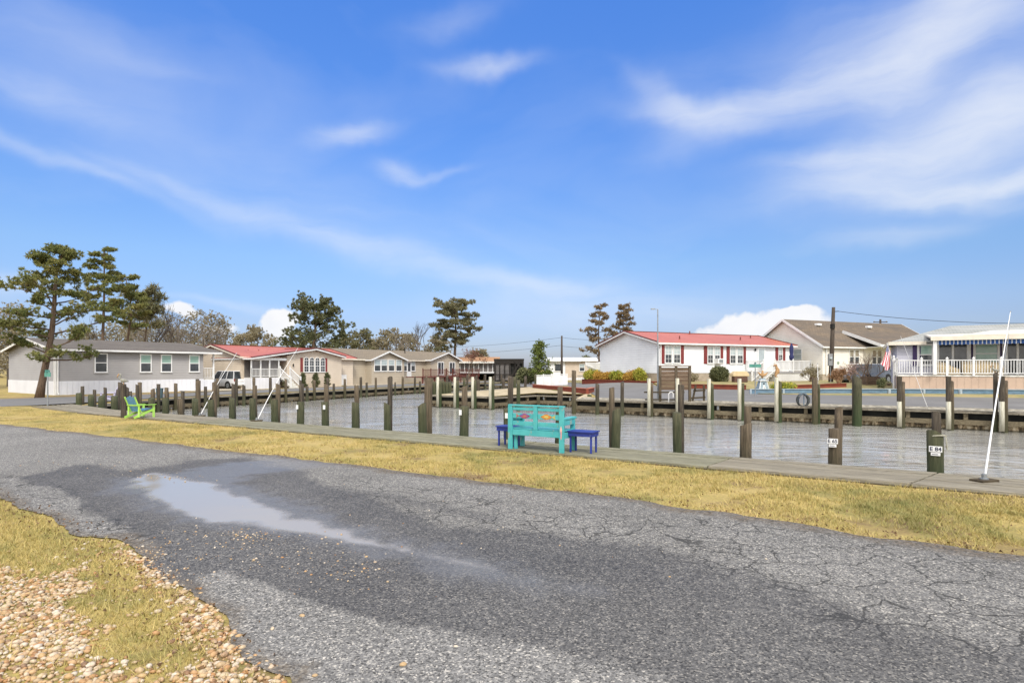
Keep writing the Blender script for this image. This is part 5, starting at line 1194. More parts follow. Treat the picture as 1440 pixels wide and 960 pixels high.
for k in range(4):
    w_ = .68; z = .05+k*.03; m_ = MB(); c_ = MB()
    for j in range(6): m_.box(m_x+.05+j*(w_-.06)/6, m_x+.05+(j+1)*(w_-.06)/6-.008, -.015, .015, z, .82+z)
    for j in range(14): c_.box(m_x+.05+j*(w_-.06)/14, m_x+.05+(j+.5)*(w_-.06)/14, -.01, .01, .86+z, .96+z)
    c_.box(m_x+.04, m_x+w_, -.025, .025, .82+z, .86+z); c_.box(m_x+.04, m_x+w_, -.025, .025, .96+z, 1.0+z)
    m_.obj('panel', WHITE, fr); c_.obj('lattice_top', WHITE, fr); MB().box(m_x-.04, m_x+.035, -.04, .04, -.1, 1.06+z).obj('fence_post', WHITE, fr); m_x += w_+.035
MB().box(m_x-.04, m_x+.035, -.04, .04, -.1, 1.16).obj('fence_post', WHITE, fr)

# ------------------------------------------------------------------ poles and wires
def upole(u, Y, vtop, r, label, z0=.5, lean=0, arm=None, box=False):
    p = at(u, Y); h = EYE+(HOR-vtop)/F*Y-z0; root = thing('utility_pole', label, 'utility pole', (p.x, p.y, z0)); top = Vector((lean, 0, h))
    MB().tube([(0,0,-.3), (lean*.5,0,h*.5), tuple(top)], [r*1.15, r, r*.75], 10).obj('pole', POLE_W, root, smooth=True)
    if arm: MB().bar(top+Vector((-arm/2,0,-.35)), top+Vector((arm/2,0,-.35)), .1).obj('crossarm', POLE_W, root); [MB().lathe([(.04,0),(.06,.08),(.02,.16)], 8).obj('insulator', STEEL, root, tuple(top+Vector((x*arm/2, 0, -.3)))) for x in (-.85, .85)]
    if box:
        MB().box(-.3, -.0, -.30, -.12, 1.35, 2.25).obj('meter_box', pmat('grey_meter_box', (.28,.29,.29), (.22,.22,.22)), root, bevel=.02); MB().lathe([(.09,0),(.09,.06),(.05,.1)], 12).obj('meter', GLASS_L, root, (-.15,-.31,1.9)).rotation_euler = (R(90),0,0)
        MB().tube([(-.1,-.16,1.35),(-.08,-.16,-.2)], .035, 6).obj('conduit', STEEL, root); MB().box(.02, .22, -.2, .1, h*.72, h*.72+.35).obj('bracket', BLACK, root); MB().tube([(.1,-.1,h*.68),(.14,-.12,2.3)], .02, 5).obj('cable', BLACK, root)
    return Vector((p.x, p.y, z0))+top
t1 = upole(1168, 42.5, 432, .15, 'dark wooden utility pole with grey meter box in front of the cream house', .45, .22, None, True)
t2 = upole(1238, 76, 449, .16, 'utility pole whose top shows behind the brown shingle roof', .3, 0, 1.9)
t3 = upole(790, 66, 472, .13, 'thin utility pole behind the white fence panels', 0, 0); MB()
t4 = upole(1270, 60, 463, .13, 'short pole top showing between the brown and grey roofs', .3)
upole(557, 95, 478, .13, 'distant pole behind the ridge of the tan house', 0)
def wire(a, b, sag, label, r=.012):
    a = Vector(a); b = Vector(b); r_ = thing('overhead_wire', label, 'wire', tuple(a)); pts = [(b-a)*t-Vector((0,0,sag*4*t*(1-t))) for t in [i/24 for i in range(25)]]
    MB().tube(pts, r, 5).obj('strand', BLACK, r_); return r_
wire(t1+Vector((.35,0,-.30)), (at(1600, 40).x, 40, EYE+(HOR-449)/F*40), .55, 'dark wire sagging from the utility pole over the right houses', .018)
MB().bar((0,0,0),(.4,0,.02), .05).obj('wire_bracket', BLACK, None, tuple(t1+Vector((-.02,0,-.32)))).name = 'wire_bracket'
bpy.data.objects['wire_bracket'].parent = None
tag(bpy.data.objects['wire_bracket'], 'dark bracket near the top of the meter-box utility pole', 'bracket')
for dz, lb in ((-.2, 'upper wire running left from the thin pole'), (-1.1, 'lower wire running left from the thin pole')): wire(t3+Vector((0,0,dz)), (at(560, 95).x+1, 95, 5.5+dz*1.2), .5, lb, .015)
for dz, lb in ((-.2, 'upper wire running right from the thin pole'), (-1.2, 'lower wire running right from the thin pole')): wire(t3+Vector((0,0,dz)), (at(905, 78).x, 78, 6.5+dz), .5, lb, .015)
lp = at(925, 29.6); ll = thing('light_pole', 'slim grey light pole with a short arm beside the white gable', 'light pole', (lp.x, lp.y, -.08)); h = EYE+(HOR-435)/F*29.6+.08
MB().tube([(0,0,0),(0,0,h)], [.045,.03], 8).obj('pole', STEEL, ll); MB().bar((0.02,0,h),(-.22,0,h+.02), .03).obj('arm', STEEL, ll); MB().box(-.36,-.16,-.05,.05,h-.01,h+.05).obj('lamp_head', STEEL, ll)
SGN = pmat('street_sign_green', (.10,.30,.24), (.08,.25,.20), 3, .4)
def sign(u, Y, z0, vt, label, w=.62):
    p = at(u, Y); h = EYE+(HOR-vt)/F*Y-z0; r = thing('street_sign', label, 'street sign', (p.x, p.y, z0), -.2)
    MB().tube([(0,0,-.1),(0,0,h)], .028, 8).obj('pole', STEEL, r); MB().box(-w/2, w/2, -.012, .012, h-.02, h+.16).obj('blade', SGN, r); MB().box(-.012, .012, -w*.36, w*.3, h+.17, h+.27).obj('blade', SGN, r)
sign(1062, 31.5, .0, 516, 'green street name sign on a grey pole by the lighthouse ornament'); sign(67, 24.0, 0, 529, 'small green street name sign at the left end of the walkway', .3)

# ------------------------------------------------------------------ yard ornaments
lp_ = at(1072, 34.6); lg = thing('lighthouse_ornament', 'pale blue and white lighthouse yard ornament topped by a tan figure', 'yard ornament', (lp_.x, lp_.y, .10)); PB = pmat('pale_blue_paint', (.30,.38,.42), (.24,.31,.35), 4, .6)
MB().loft([[(-w,-w,z),(w,-w,z),(w,w,z),(-w,w,z)] for z, w in ((0,.34),(.05,.34),(.75,.17))]).obj('tower', PB, lg); m_ = MB()
for sx_ in (-1,1): m_.bar((sx_*.34,-.35,.0),(sx_*.175,-.185,.75), .04)
m_.bar((-.12,-.33,.1),(.0,-.24,.5), .05); m_.bar((.12,-.33,.1),(0,-.24,.5), .05); m_.obj('white_trim', WHITE, lg)
for x, z in ((0,.55),(0,.22)): MB().box(-.05,.05,-.02,.02,-.07,.07).obj('window', BLACK, lg, (x,-.30+z*.18,z))
MB().box(-.27,.27,-.27,.27,.75,.80).obj('gallery', WHITE, lg); MB().box(-.14,.14,-.14,.14,.80,.90).obj('lantern', PB, lg)
MB().tube([(-.28,0,1.28),(-.1,0,1.12),(.05,0,1.08),(.2,0,1.14),(.33,0,1.26)], [.02,.07,.10,.07,.02], 8).obj('figure', TANW, lg, smooth=True); MB().tube([(0,0,.9),(0,0,1.2),(.02,0,1.38)], [.06,.08,.05], 8).obj('figure_body', TANW, lg, smooth=True)
HB = at(1128, 25.6); hr = thing('hose_reel', 'dark coiled garden hose on a blue stand by the far sea wall', 'hose', (HB.x, HB.y, -.16)); hr.scale = (1.15,)*3; m_ = MB(); m2_ = MB()
for k in range(7):
    a0 = k*1.3; rx = .20+.018*(k % 3); m_.tube([(rx*math.cos(a), -.02*k+.03*math.sin(a*2+k), .30+(rx+.03)*math.sin(a)) for a in [a0+i*2*math.pi/22 for i in range(23)]], .014, 6, False)
m_.tube([(.17,-.06,.1),(.26,-.12,.03),(.4,-.2,.015),(.6,-.15,.015)], .014, 6); m_.obj('hose', pmat('dark_hose', (.05,.055,.055), (.11,.12,.12), 12, .5), hr, smooth=True)
MB().tube([(-.1,.06,-.02),(-.1,.06,.52),(.1,.06,.52),(.1,.06,-.02)], .018, 6).obj('stand', BLUE_T, hr); MB().box(-.14,.14,-.1,.02,.50,.54).obj('saddle', BLUE_T, hr)
gp_ = at(1040, 43.2); gr = thing('covered_grill', 'barbecue grill with tan cover and dark lower cart by the deck stairs', 'grill', (gp_.x, gp_.y, .45)); MB().box(-.5,.5,-.3,.3,.12,.55).obj('cart', pmat('dark_brown', (.13,.07,.05), (.09,.05,.04)), gr, bevel=.02); MB().prism([(-.62,.55),(.62,.55),(.6,.75),(.42,.95),(-.42,.95),(-.6,.75)], 'y', -.35, .35).obj('cover', TANC, gr, bevel=.05)
for x in (-.4, .4): MB().lathe([(.09,-.03),(.1,0),(.09,.03)], 12).obj('wheel', TYRE, gr, (x,-.25,.1)).rotation_euler = (R(90),0,0)
m_ = MB(); br = at(1223, 36.5)
pb = thing('planter_box', 'square brown timber planter box in front of the grey car', 'planter', (br.x, 36.5, .22), -.1); m_ = MB()
for k in range(6): m_.box(-.38, .38, -.38, .38, .02+k*.14, .02+k*.14+.13)
m_.obj('box', PLK, pb); m_ = MB(); [m_.box(x-.04, x+.04, -.41, -.37, 0, .88) for x in (-.36, .36)]; m_.obj('corner_post', PLK, pb); MB().box(-.34,.34,-.34,.34,.83,.87).obj('soil', pmat('soil', (.07,.05,.03)), pb)
sp_ = at(1243, 35.6); sb = thing('planter_box', 'small brown planter with green plant beside the white capped post', 'planter', (sp_.x, 35.6, .24), -.1); MB().loft([[(-w,-w,z),(w,-w,z),(w,w,z),(-w,w,z)] for z, w in ((0,.22),(.42,.27))]).obj('box', PLK, sb)
wb2 = at(485.5, 61.5)
bk_ = at(138/1, 38)
sh_ = at(1236, 41); 
# ------------------------------------------------------------------ vehicles
def carmat(name, c): return pmat(name, c, tuple(x*.92 for x in c), 1, .25, spec=.5)
def car(loc, rz, L, W_, H, paint, label, name='parked_car', kind='suv', cat='car', sc=1):
    """front of the car towards local +x"""
    root = thing(name, label, cat, loc, rz); hw = W_/2; zb = H*.56; root.scale = (sc,)*3
    prof = [(-L/2,.42),(-L/2+.02,zb*.9),(-L/2+.08,zb)] ; secs = []
    xs = [(-L/2,.42,zb*.88,.93),(-L/2+.10,.30,zb,.98),(-L*.30,.26,zb+.01,1),(0,.26,zb,1),(L*.20,.26,zb-.02,1),(L*.38,.28,zb-.10,.98),(L/2-.10,.32,zb-.2,.92),(L/2,.42,zb-.32,.82)]
    for x, z0, z1, k in xs:
        w = hw*k; secs.append([(x,-w*.96,z0),(x,w*.96,z0),(x,w,(z0+z1)/2),(x,w*.93,z1),(x,-w*.93,z1),(x,-w,(z0+z1)/2)])
    MB().loft(secs).obj('body', paint, root, smooth=False, bevel=.04)
    r0, r1, f0, f1 = (-L/2+.12, -L/2+.32, L*.23, L*.10) if kind == 'suv' else (-L*.40, -L*.22, L*.26, L*.08)
    def ring(x0, x1, z, w): return [(x0,-w,z),(x1,-w,z),(x1,w,z),(x0,w,z)]
    MB().loft([ring(r0, f0, zb-.02, hw*.90), ring(r1, f1, H-.04, hw*.74)]).obj('windows', GLASS_D, root)
    MB().loft([ring(r1-.03, f1+.05, H-.06, hw*.76), ring(r1+.04, f1-.06, H, hw*.68)]).obj('roof', paint, root, bevel=.02)
    pl = MB()
    for t in ((0.0, .045), (.33, .37), (.64, .68), (.955, 1.0)):
        xa, xb = r0+(f0-r0)*t[0], r0+(f0-r0)*t[1]; ya, yb = r1+(f1-r1)*t[0], r1+(f1-r1)*t[1]
        for sg in (-1, 1): pl.add([(xa,sg*hw*.915,zb-.02),(xb,sg*hw*.915,zb-.02),(yb,sg*hw*.755,H-.04),(ya,sg*hw*.755,H-.04),(xa,sg*hw*.88,zb-.02),(xb,sg*hw*.88,zb-.02),(yb,sg*hw*.72,H-.04),(ya,sg*hw*.72,H-.04)], [(0,1,2,3),(7,6,5,4),(0,4,5,1),(1,5,6,2),(2,6,7,3),(3,7,4,0)])
    pl.obj('pillars', paint, root)
    for x in (-L*.30, L*.31):
        for sg in (-1, 1):
            w_ = MB().lathe([(.20,-.12),(.33,-.12),(.36,-.08),(.36,.08),(.33,.12),(.20,.12)], 20).obj('wheel', TYRE, root, (x, sg*(hw-.10), .36)); w_.rotation_euler = (R(90),0,0)
            MB().lathe([(.0,-.125),(.06,-.13),(.21,-.126),(.22,-.11),(.22,.11),(.21,.126),(.06,.13),(.0,.125)], 16).obj('rim', STEEL, w_)
            MB().lathe([(.0,-.05),(.42,-.05),(.42,.05),(.0,.05)], 20).obj('wheel_arch', BLACK, root, (x, sg*(hw-.045), .37)).rotation_euler = (R(90),0,0)
    for sg in (-1, 1): MB().box(-L/2-.015, -L/2+.10, sg*hw*.84-.09, sg*hw*.84+.09, zb*.72, zb*1.02).obj('tail_lamp', pmat('tail_red', (.35,.02,.02), (.28,.02,.02), 4, .2), root); MB().box(L/2-.16, L/2-.02, sg*hw*.66-.14, sg*hw*.66+.14, zb*.62, zb*.80).obj('headlight', GLASS_L, root)
    MB().box(-L/2-.07, -L/2+.05, -hw*.92, hw*.92, .38, .58).obj('bumper', paint, root, bevel=.03); MB().box(L/2-.06, L/2+.05, -hw*.8, hw*.8, .34, .52).obj('bumper', paint, root, bevel=.03)
    MB().box(-L/2-.03, -L/2+.02, -.2, .2, zb*.75, zb*.75+.13).obj('licence_plate', WHITE, root)
    return root
q = at(319, 48.6); car((q.x, q.y, -.12), math.pi-.50, 4.9, 1.9, 1.78, carmat('white_car_paint', (.74,.75,.76)), 'white sport utility vehicle parked beside the cream house with red roof', cat='car', sc=.86)
q = at(1218, 41.5); car((q.x, q.y, .42), math.pi+.55, 4.4, 1.75, 1.5, carmat('grey_car_paint', (.10,.11,.12)), 'dark grey hatchback parked behind the bare tree and planter box', kind='suv')
q = at(513, 63.5); ct = thing('golf_cart', 'small dark roofed cart parked against the tan house', 'golf cart', (q.x, q.y, -.12), math.atan2(N.y, N.x))
MB().box(-.9,.9,-.6,.6,1.35,1.5).obj('roof', BLACK, ct, bevel=.03); MB().box(-1.0,1.0,-.55,.55,.3,.7).obj('body', pmat('dark_body', (.07,.07,.075)), ct, bevel=.05)
for x in (-.8, .8):
    for y in (-.5, .5): MB().tube([(x,y,.7),(x*.95,y,1.36)], .03, 6).obj('post', STEEL, ct)
for x in (-.7, .7):
    for y in (-.5, .5): MB().lathe([(.12,-.08),(.24,-.08),(.24,.08),(.12,.08)], 14).obj('wheel', TYRE, ct, (x,y,.24)).rotation_euler = (R(90),0,0)

# ------------------------------------------------------------------ vegetation
NEEDLE = leafmat('pine_needles', (.10,.13,.045), (.20,.21,.065), (.33,.28,.10), .8); NEEDLE2 = leafmat('far_pine_needles', (.12,.13,.07), (.20,.19,.10), (.30,.26,.14), .5)
NEEDLE3 = leafmat('bronze_pine_needles', (.15,.12,.07), (.25,.18,.10), (.34,.26,.15), .7); OLIVE = leafmat('olive_twigs', (.21,.185,.115), (.31,.27,.17), (.40,.34,.22), .35, .2)
DKGREEN = leafmat('dark_green_leaves', (.085,.10,.05), (.145,.155,.072), (.22,.215,.10), 1.4); MIDG = leafmat('mid_green_leaves', (.10,.14,.035), (.19,.22,.055), None, 1.2)
YEG = leafmat('yellow_green_leaves', (.22,.27,.04), (.45,.43,.07), (.55,.42,.09), 1.6); GOLD = leafmat('golden_leaves', (.42,.26,.05), (.60,.38,.09), None, 2); REDT = leafmat('red_brown_twigs', (.16,.07,.05), (.24,.12,.08), None, 1)
def leaves(P0, n, size, rs, elong=1.0, up=0.0, jitter=.3, spread=None):
    """n leaf faces scattered round every point of P0; returns vertices and faces"""
    k = len(P0); c = np.repeat(P0, n, 0)+rs.randn(k*n, 3)*(jitter if spread is None else np.repeat(spread, n, 0)); m = len(c)
    d = rs.randn(m, 3); d[:, 2] += up; d /= np.linalg.norm(d, axis=1)[:, None]; e = np.cross(d, rs.randn(m, 3)); e /= np.linalg.norm(e, axis=1)[:, None]
    s = size*(.6+.8*rs.rand(m))[:, None]; a = c-e*s*.5/elong**.5; b = c+e*s*.5/elong**.5; t = c+d*s*elong**.5
    V = np.stack([a, b, t], 1).reshape(-1, 3); return V, np.arange(3*m).reshape(-1, 3)
def limbs(rnd, H, prof, n, z0f, z1f, trunk, up=.25, sub=4, fl=.35, thick=.075, gnarl=.25):
    """boughs leaving the trunk curve; prof(t) is the reach at height fraction t; returns MB and tip points"""
    m_ = MB(); tips = []; ga = rnd.uniform(0, 6)
    for i in range(n):
        t = z0f+(z1f-z0f)*(i+rnd.uniform(0, .6))/n; t = min(t, .985); p = trunk(t); ga += 2.4+rnd.uniform(-.5, .5); L = prof(t, ga)*rnd.uniform(.75, 1.1); d = Vector((math.cos(ga), math.sin(ga), up+rnd.uniform(-.12, .2))); pts = [p]; q = p.copy()
        for j in range(5):
            d = (d+Vector((rnd.uniform(-gnarl, gnarl), rnd.uniform(-gnarl, gnarl), rnd.uniform(-gnarl*.5, gnarl*.7)))).normalized(); q = q+d*L/5; pts.append(q.copy())
        r0 = max(.012, thick*(1-t*.65)*min(1, L/2)); m_.tube(pts, [r0*(1-.8*j/5) for j in range(6)], 5, False)
        for j in range(sub):
            f = .35+.65*(j+rnd.random())/sub; f = min(f, 1); k = min(int(f*5), 4); a = pts[k].lerp(pts[k+1], f*5-k); sd = Vector((rnd.uniform(-1, 1), rnd.uniform(-1, 1), rnd.uniform(-.15, .5))).normalized(); l2 = L*.30*rnd.uniform(.5, 1.2); b = a+(sd*.8+d*.5).normalized()*l2
            m_.tube([a, a.lerp(b, .5)+Vector((0,0,.04*l2)), b], [r0*.4, r0*.3, r0*.15], 4, False); tips += [b, a.lerp(b, .6)]
        tips.append(pts[-1])
    return m_, tips
def make_pine(name, label, loc, H, seed, prof, n, z0f, mat, trunk_pts=None, r=.18, tuft=14, size=.32, pads=3, padr=.35, flat=.4, bark=BARK, up=.2, group=None, sub=4, z1f=1.0, elong=5, cat='tree'):
    rnd = random.Random(seed); rs = np.random.RandomState(seed); root = thing(name, label, cat, loc, 0, group)
    tp = trunk_pts or [(0,0,-.2),(rnd.uniform(-.03,.03)*H,0,H*.35),(rnd.uniform(-.04,.04)*H,0,H*.7),(rnd.uniform(-.03,.03)*H,0,H)]
    tp = [Vector(p) for p in tp]
    def trunk(t):
        x = t*(len(tp)-1); k = min(int(x), len(tp)-2); return tp[k].lerp(tp[k+1], x-k)
    m_, tips = limbs(rnd, H, prof, n, z0f, z1f, trunk, up, sub)
    m_.tube([trunk(i/10) for i in range(11)], [r*(1-.8*i/10)*(1.25 if i == 0 else 1) for i in range(11)], 10)
    m_.obj('trunk', bark, root, smooth=True)
    pts = []
    for t in tips:
        for _ in range(pads): pts.append((t.x+rnd.gauss(0, padr), t.y+rnd.gauss(0, padr), t.z+rnd.gauss(0, padr*flat)+.05))
    P0 = np.array(pts); V, Fc = leaves(P0, tuft, size, rs, elong, .5, size*.28)
    link('crown', npmesh(name+'_crown', V, Fc, mat), root); return root
def bare_tree(name, label, loc, H, seed, spread=.5, lv=6, r0=None, mat=BARKG, group=None, fine=True, trunk_f=.28, cat='tree', haze=None, nst=1):
    rnd = random.Random(seed); root = thing(name, label, cat, loc, 0, group); m_ = MB(); tw = MB(); ends = []
    def grow(p, d, L, r, k):
        pts = [p]; q = p
        for j in range(3): d = (d+Vector((rnd.uniform(-.18,.18), rnd.uniform(-.18,.18), rnd.uniform(-.05,.16)))).normalized(); q = q+d*L/3; pts.append(q)
        (m_ if k < 3 else tw).tube(pts, [r, r*.87, r*.75, r*.62], 6 if k < 2 else (4 if k < 4 else 3), False)
        if k >= lv: ends.append(q); return
        for j in range(2 if rnd.random() < .55 else 3):
            a = rnd.uniform(.25, .75)*spread*1.6; ax = Vector((rnd.uniform(-1,1), rnd.uniform(-1,1), rnd.uniform(-.3,.3))).normalized(); dd = (Matrix.Rotation(a, 3, ax) @ d); dd.z += .10; grow(pts[-1] if j else pts[2], dd.normalized(), L*rnd.uniform(.62, .85), r*.6, k+1)
    r0 = r0 or H*.018
    for _ in range(nst): grow(Vector((0,0,-.1)), Vector((rnd.uniform(-.1,.1)*(1 if nst == 1 else 5), rnd.uniform(-.1,.1), 1)).normalized(), H*trunk_f, r0, 0)
    zs = max(v[2] for v in tw.v); m_.add(tw.v, tw.f); m_.obj('trunk', mat, root, smooth=True)
    root.scale = (H/zs,)*3
    if haze:
        rs = np.random.RandomState(seed); V, Fc = leaves(np.array(ends), haze[1], haze[2]/root.scale[0], rs, 2, .3, .35*H/8); link('crown', npmesh(name+'_crown', V, Fc, haze[0]), root)
    return root
def shrub(name, label, loc, rx, ry, rz_, seed, mat, n=900, size=.09, lumps=7, group=None, cat='shrub', elong=1.6):
    rnd = random.Random(seed); rs = np.random.RandomState(seed); root = thing(name, label, cat, loc, 0, group); pts = []
    L = [(rnd.uniform(-.5,.5)*rx, rnd.uniform(-.5,.5)*ry, rz_*rnd.uniform(.35, .68), rnd.uniform(.38, .55)) for _ in range(lumps)]
    for i in range(n):
        c = L[i % lumps]; d = rs.randn(3); d /= np.linalg.norm(d); q = (.55+.45*rnd.random()**.5)*c[3]; p = (c[0]+d[0]*q*rx, c[1]+d[1]*q*ry, c[2]+d[2]*q*rz_*.85)
        if p[2] > .01: pts.append(p)
    V, Fc = leaves(np.array(pts), 3, size, rs, elong, .5, size*.4); link('foliage', npmesh(name+'_foliage', V, Fc, mat), root)
    m_ = MB()
    for i in range(7): a = i*.9; m_.tube([(0,0,-.05), (.3*rx*math.cos(a), .3*ry*math.sin(a), rz_*.35), (.6*rx*math.cos(a), .6*ry*math.sin(a), rz_*.62)], [.03,.02,.008], 5)
    m_.obj('stem', BARKW, root); return root
def on(u, Y, z=None): p = at(u, Y); return (p.x, p.y, height(p.x, p.y) if z is None else z)
def hgt_(v, Y, z): return EYE+(HOR-v)/F*Y-z
# the leaning pine
lpY = 32.8; L0 = on(55, lpY, -.1); sc_ = lpY/F
tpts = [((u-55)*sc_, 0, (557-v)*sc_-.0) for u, v in ((55,560),(60,530),(67,498),(73,465),(75,440),(77,415),(78,392),(82,368),(90,350))]
def prof_l(t, a):
    e = math.cos(a)
    if t < .42: return (2.0 if e < 0 else 2.9)*(.75+.6*t)
    if t < .62: return 2.9 if e > -.2 else 2.5
    return (3.0 if e < 0 else 2.2)*max(.3, 1.30-t)
make_pine('pine_tree', 'large pine with a leaning trunk at the left, in front of the grey home', L0, 8.6, 11, prof_l, 30, .20, NEEDLE, tpts, .20, 22, .08, 6, .15, .5, up=.12, sub=6, elong=3)
make_pine('pine_tree', 'tall open pine behind the grey home, right of the leaning pine', on(143, 50), hgt_(350, 50, 0), 5, lambda t, a: (2.7*max(.35, 1.25-t) if t > .5 else 1.7)*(.62+.5*abs(math.sin(a*1.7+t*7))), 24, .45, NEEDLE, None, .17, 20, .115, 4, .16, .4, up=.12, sub=5, elong=3)
make_pine('pine_tree', 'third pine with a flat sparse crown behind the grey home', on(180, 53), hgt_(388, 53, 0), 8, lambda t, a: (2.6*max(.45, 1.2-t) if t > .6 else 1.2)*(.55+.6*abs(math.sin(a*1.3+t*5))), 18, .5, NEEDLE, None, .14, 20, .115, 4, .16, .35, up=.12, sub=5, elong=3)
make_pine('pine_tree', 'small ragged pine between the flat crowned pine and the bare trees', on(205, 57), hgt_(412, 57, 0), 18, lambda t, a: 1.6, 12, .55, NEEDLE2, None, .1, 10, .26, 3, .25, .4)
make_pine('pine_tree', 'big dense dark tree behind the red roof of the cream house', on(442, 70), hgt_(426, 70, 0), 21, lambda t, a: 3.9*math.sin(min(1, (1.16-t)*1.15)*math.pi*.58)+.2, 38, .2, DKGREEN, None, .25, 22, .15, 5, .26, .8, up=.3, elong=2)
make_pine('pine_tree', 'tall flat topped pine behind the tan house', on(637, 82), hgt_(426, 82, 0), 23, lambda t, a: (3.6 if t > .5 else 2.8)*max(.62, 1.25-t*.55)*(.7+.4*abs(math.sin(a*1.5+t*6))), 32, .40, NEEDLE2, None, .26, 20, .16, 5, .24, .3, up=.08, sub=5, elong=3)
make_pine('pine_tree', 'left one of two bronze tinted pines behind the white gable', on(845, 66, .1), hgt_(432, 66, .1), 31, lambda t, a: 3.3*max(.25, 1.12-t), 22, .25, NEEDLE3, None, .15, 16, .13, 3, .18, .3, up=.12, elong=3)
make_pine('pine_tree', 'right one of two bronze tinted pines, rising above the red roof', on(875, 68, .1), hgt_(430, 68, .1), 33, lambda t, a: 2.7*max(.3, 1.12-t), 18, .5, NEEDLE3, None, .15, 16, .13, 3, .18, .3, up=.12, elong=3)
make_pine('young_tree', 'young green broadleaf tree standing behind the white fence panels', on(759, 55), hgt_(484, 55, 0), 37, lambda t, a: 1.25*max(.25, 1.15-t), 24, .12, MIDG, None, .06, 9, .10, 4, .2, .7, up=.5, elong=1.8)
far = [(362,84,465,2.6,OLIVE,'round olive crown behind the left end of the red roof'),(342,88,474,2.0,OLIVE,'small olive crown left of the round one behind the red roof'),(507,90,468,2.4,NEEDLE2,'round crowned far tree right of the big dark tree'),(488,92,474,1.8,NEEDLE2,'small far tree touching the big dark tree'),
       (527,95,481,2.2,OLIVE,'lowest far tree above the left gable of the tan house'),(550,92,468,2.6,OLIVE,'far tree with a loose rounded crown behind the tan house'),(575,96,474,2.2,OLIVE,'far brownish tree left of the bare tree behind the tan house'),(612,95,478,2.4,OLIVE,'far brownish tree between the bare tree and the flat topped pine'),(672,94,497,2.0,OLIVE,'low far tree right of the flat topped pine')]
for i, (u, Y, v, w, mt, lb) in enumerate(far):
    make_pine('broadleaf_tree', lb, on(u, Y), hgt_(v, Y, 0), 60+i, lambda t, a, w=w: w*math.sin(min(1, (1.1-t)*1.5)*math.pi*.6)+.2, 18, .35, mt, None, .14, 15, .14, 4, .32, .6, bark=BARKG, up=.4, elong=2.2)
mid = [(12,54,440,2.6,'brown green tree at the left edge of the picture'),(-6,50,462,2.2,'low brown tree cut by the left edge'),(118,62,470,2.2,'brownish tree between the leaning pine and the tall open pine'),(165,63,462,2.4,'brown tree below the tall open pine'),(222,66,452,2.8,'olive brown tree between two bare trees'),(285,66,446,2.9,'olive brown tree with spiky top left of the cumulus'),(306,68,455,2.3,'olive brown tree nearest the cream house'),(195,68,470,2.4,'low olive tree behind the flat crowned pine'),(250,70,470,2.6,'low olive tree at the foot of the large bare tree')]
for i, (u, Y, v, w, lb) in enumerate(mid):
    make_pine('broadleaf_tree', lb, on(u, Y), hgt_(v, Y, 0), 80+i, lambda t, a, w=w: w*math.sin(min(1, (1.12-t)*1.4)*math.pi*.6)+.2, 20, .2, OLIVE, None, .12, 13, .10, 4, .36, .8, bark=BARKG, up=.5, elong=2.6)
bare_tree('bare_tree', 'large bare branching tree in front of the white cumulus at the left', on(254, 60), hgt_(419, 60, 0), 4, .52, 6, .17); TWG = pmat('grey_twigs', (.30,.26,.22), (.22,.19,.16), 2, .9)
for i, (u, Y, v, lb) in enumerate(((232,62,436,'pale twiggy bare tree left of the large bare tree'),(278,63,440,'pale twiggy bare tree right of the large bare tree'),(196,60,446,'low pale bare tree behind the ragged small pine'),(296,66,452,'low pale bare tree close to the white porch of the grey home'),(578,86,462,'low pale bare tree behind the right part of the tan house'))): bare_tree('bare_tree', lb, on(u, Y), hgt_(v, Y, 0), 140+i, .6, 6, .10, TWG, nst=2)
bare_tree('bare_tree', 'slender bare tree right of the pines behind the grey home', on(212, 58), hgt_(420, 58, 0), 9, .42, 5, .12); bare_tree('bare_tree', 'thin bare tree between the tall open pine and the flat crowned pine', on(160, 56), hgt_(440, 56, 0), 12, .4, 5, .1)
bare_tree('bare_tree', 'bare grey tree left of the flat topped pine', on(594, 84), hgt_(449, 84, 0), 14, .6, 6, .18); bare_tree('bare_tree', 'small bare reddish tree before the orange brown roof', on(657, 66), hgt_(492, 66, 0), 17, .55, 6, .07, BARKW, haze=(REDT, 3, .12))
bare_tree('bare_tree', 'small bare multi-stemmed tree in front of the grey car', on(1219, 37.0, .25), hgt_(486, 37, .25), 27, .7, 5, .05, BARKW, nst=3, trunk_f=.26); bare_tree('bare_tree', 'bare shrub with pale stems left of the grey car', on(1180, 38, .3), hgt_(520, 38, .3), 25, .7, 5, .035, pmat('pale_stem', (.40,.28,.18), (.32,.2,.12), 4), haze=(leafmat('bronze_twigs', (.30,.17,.09), (.38,.24,.14)), 8, .07), cat='shrub', nst=3)
bare_tree('bare_tree', 'twiggy brown shrub at the right end of the white deck', on(1141, 44, .45), hgt_(513, 44, .45), 26, .8, 5, .035, BARKW, haze=(OLIVE, 3, .08), cat='shrub', nst=4)
bare_tree('bare_tree', 'pink tinged twiggy shrub between the pale stemmed shrub and the car', on(1199, 39.5, .3), hgt_(510, 39.5, .3), 28, .8, 5, .03, BARKW, haze=(leafmat('pink_buds', (.42,.26,.24), (.5,.36,.32)), 3, .05), cat='shrub', nst=4)
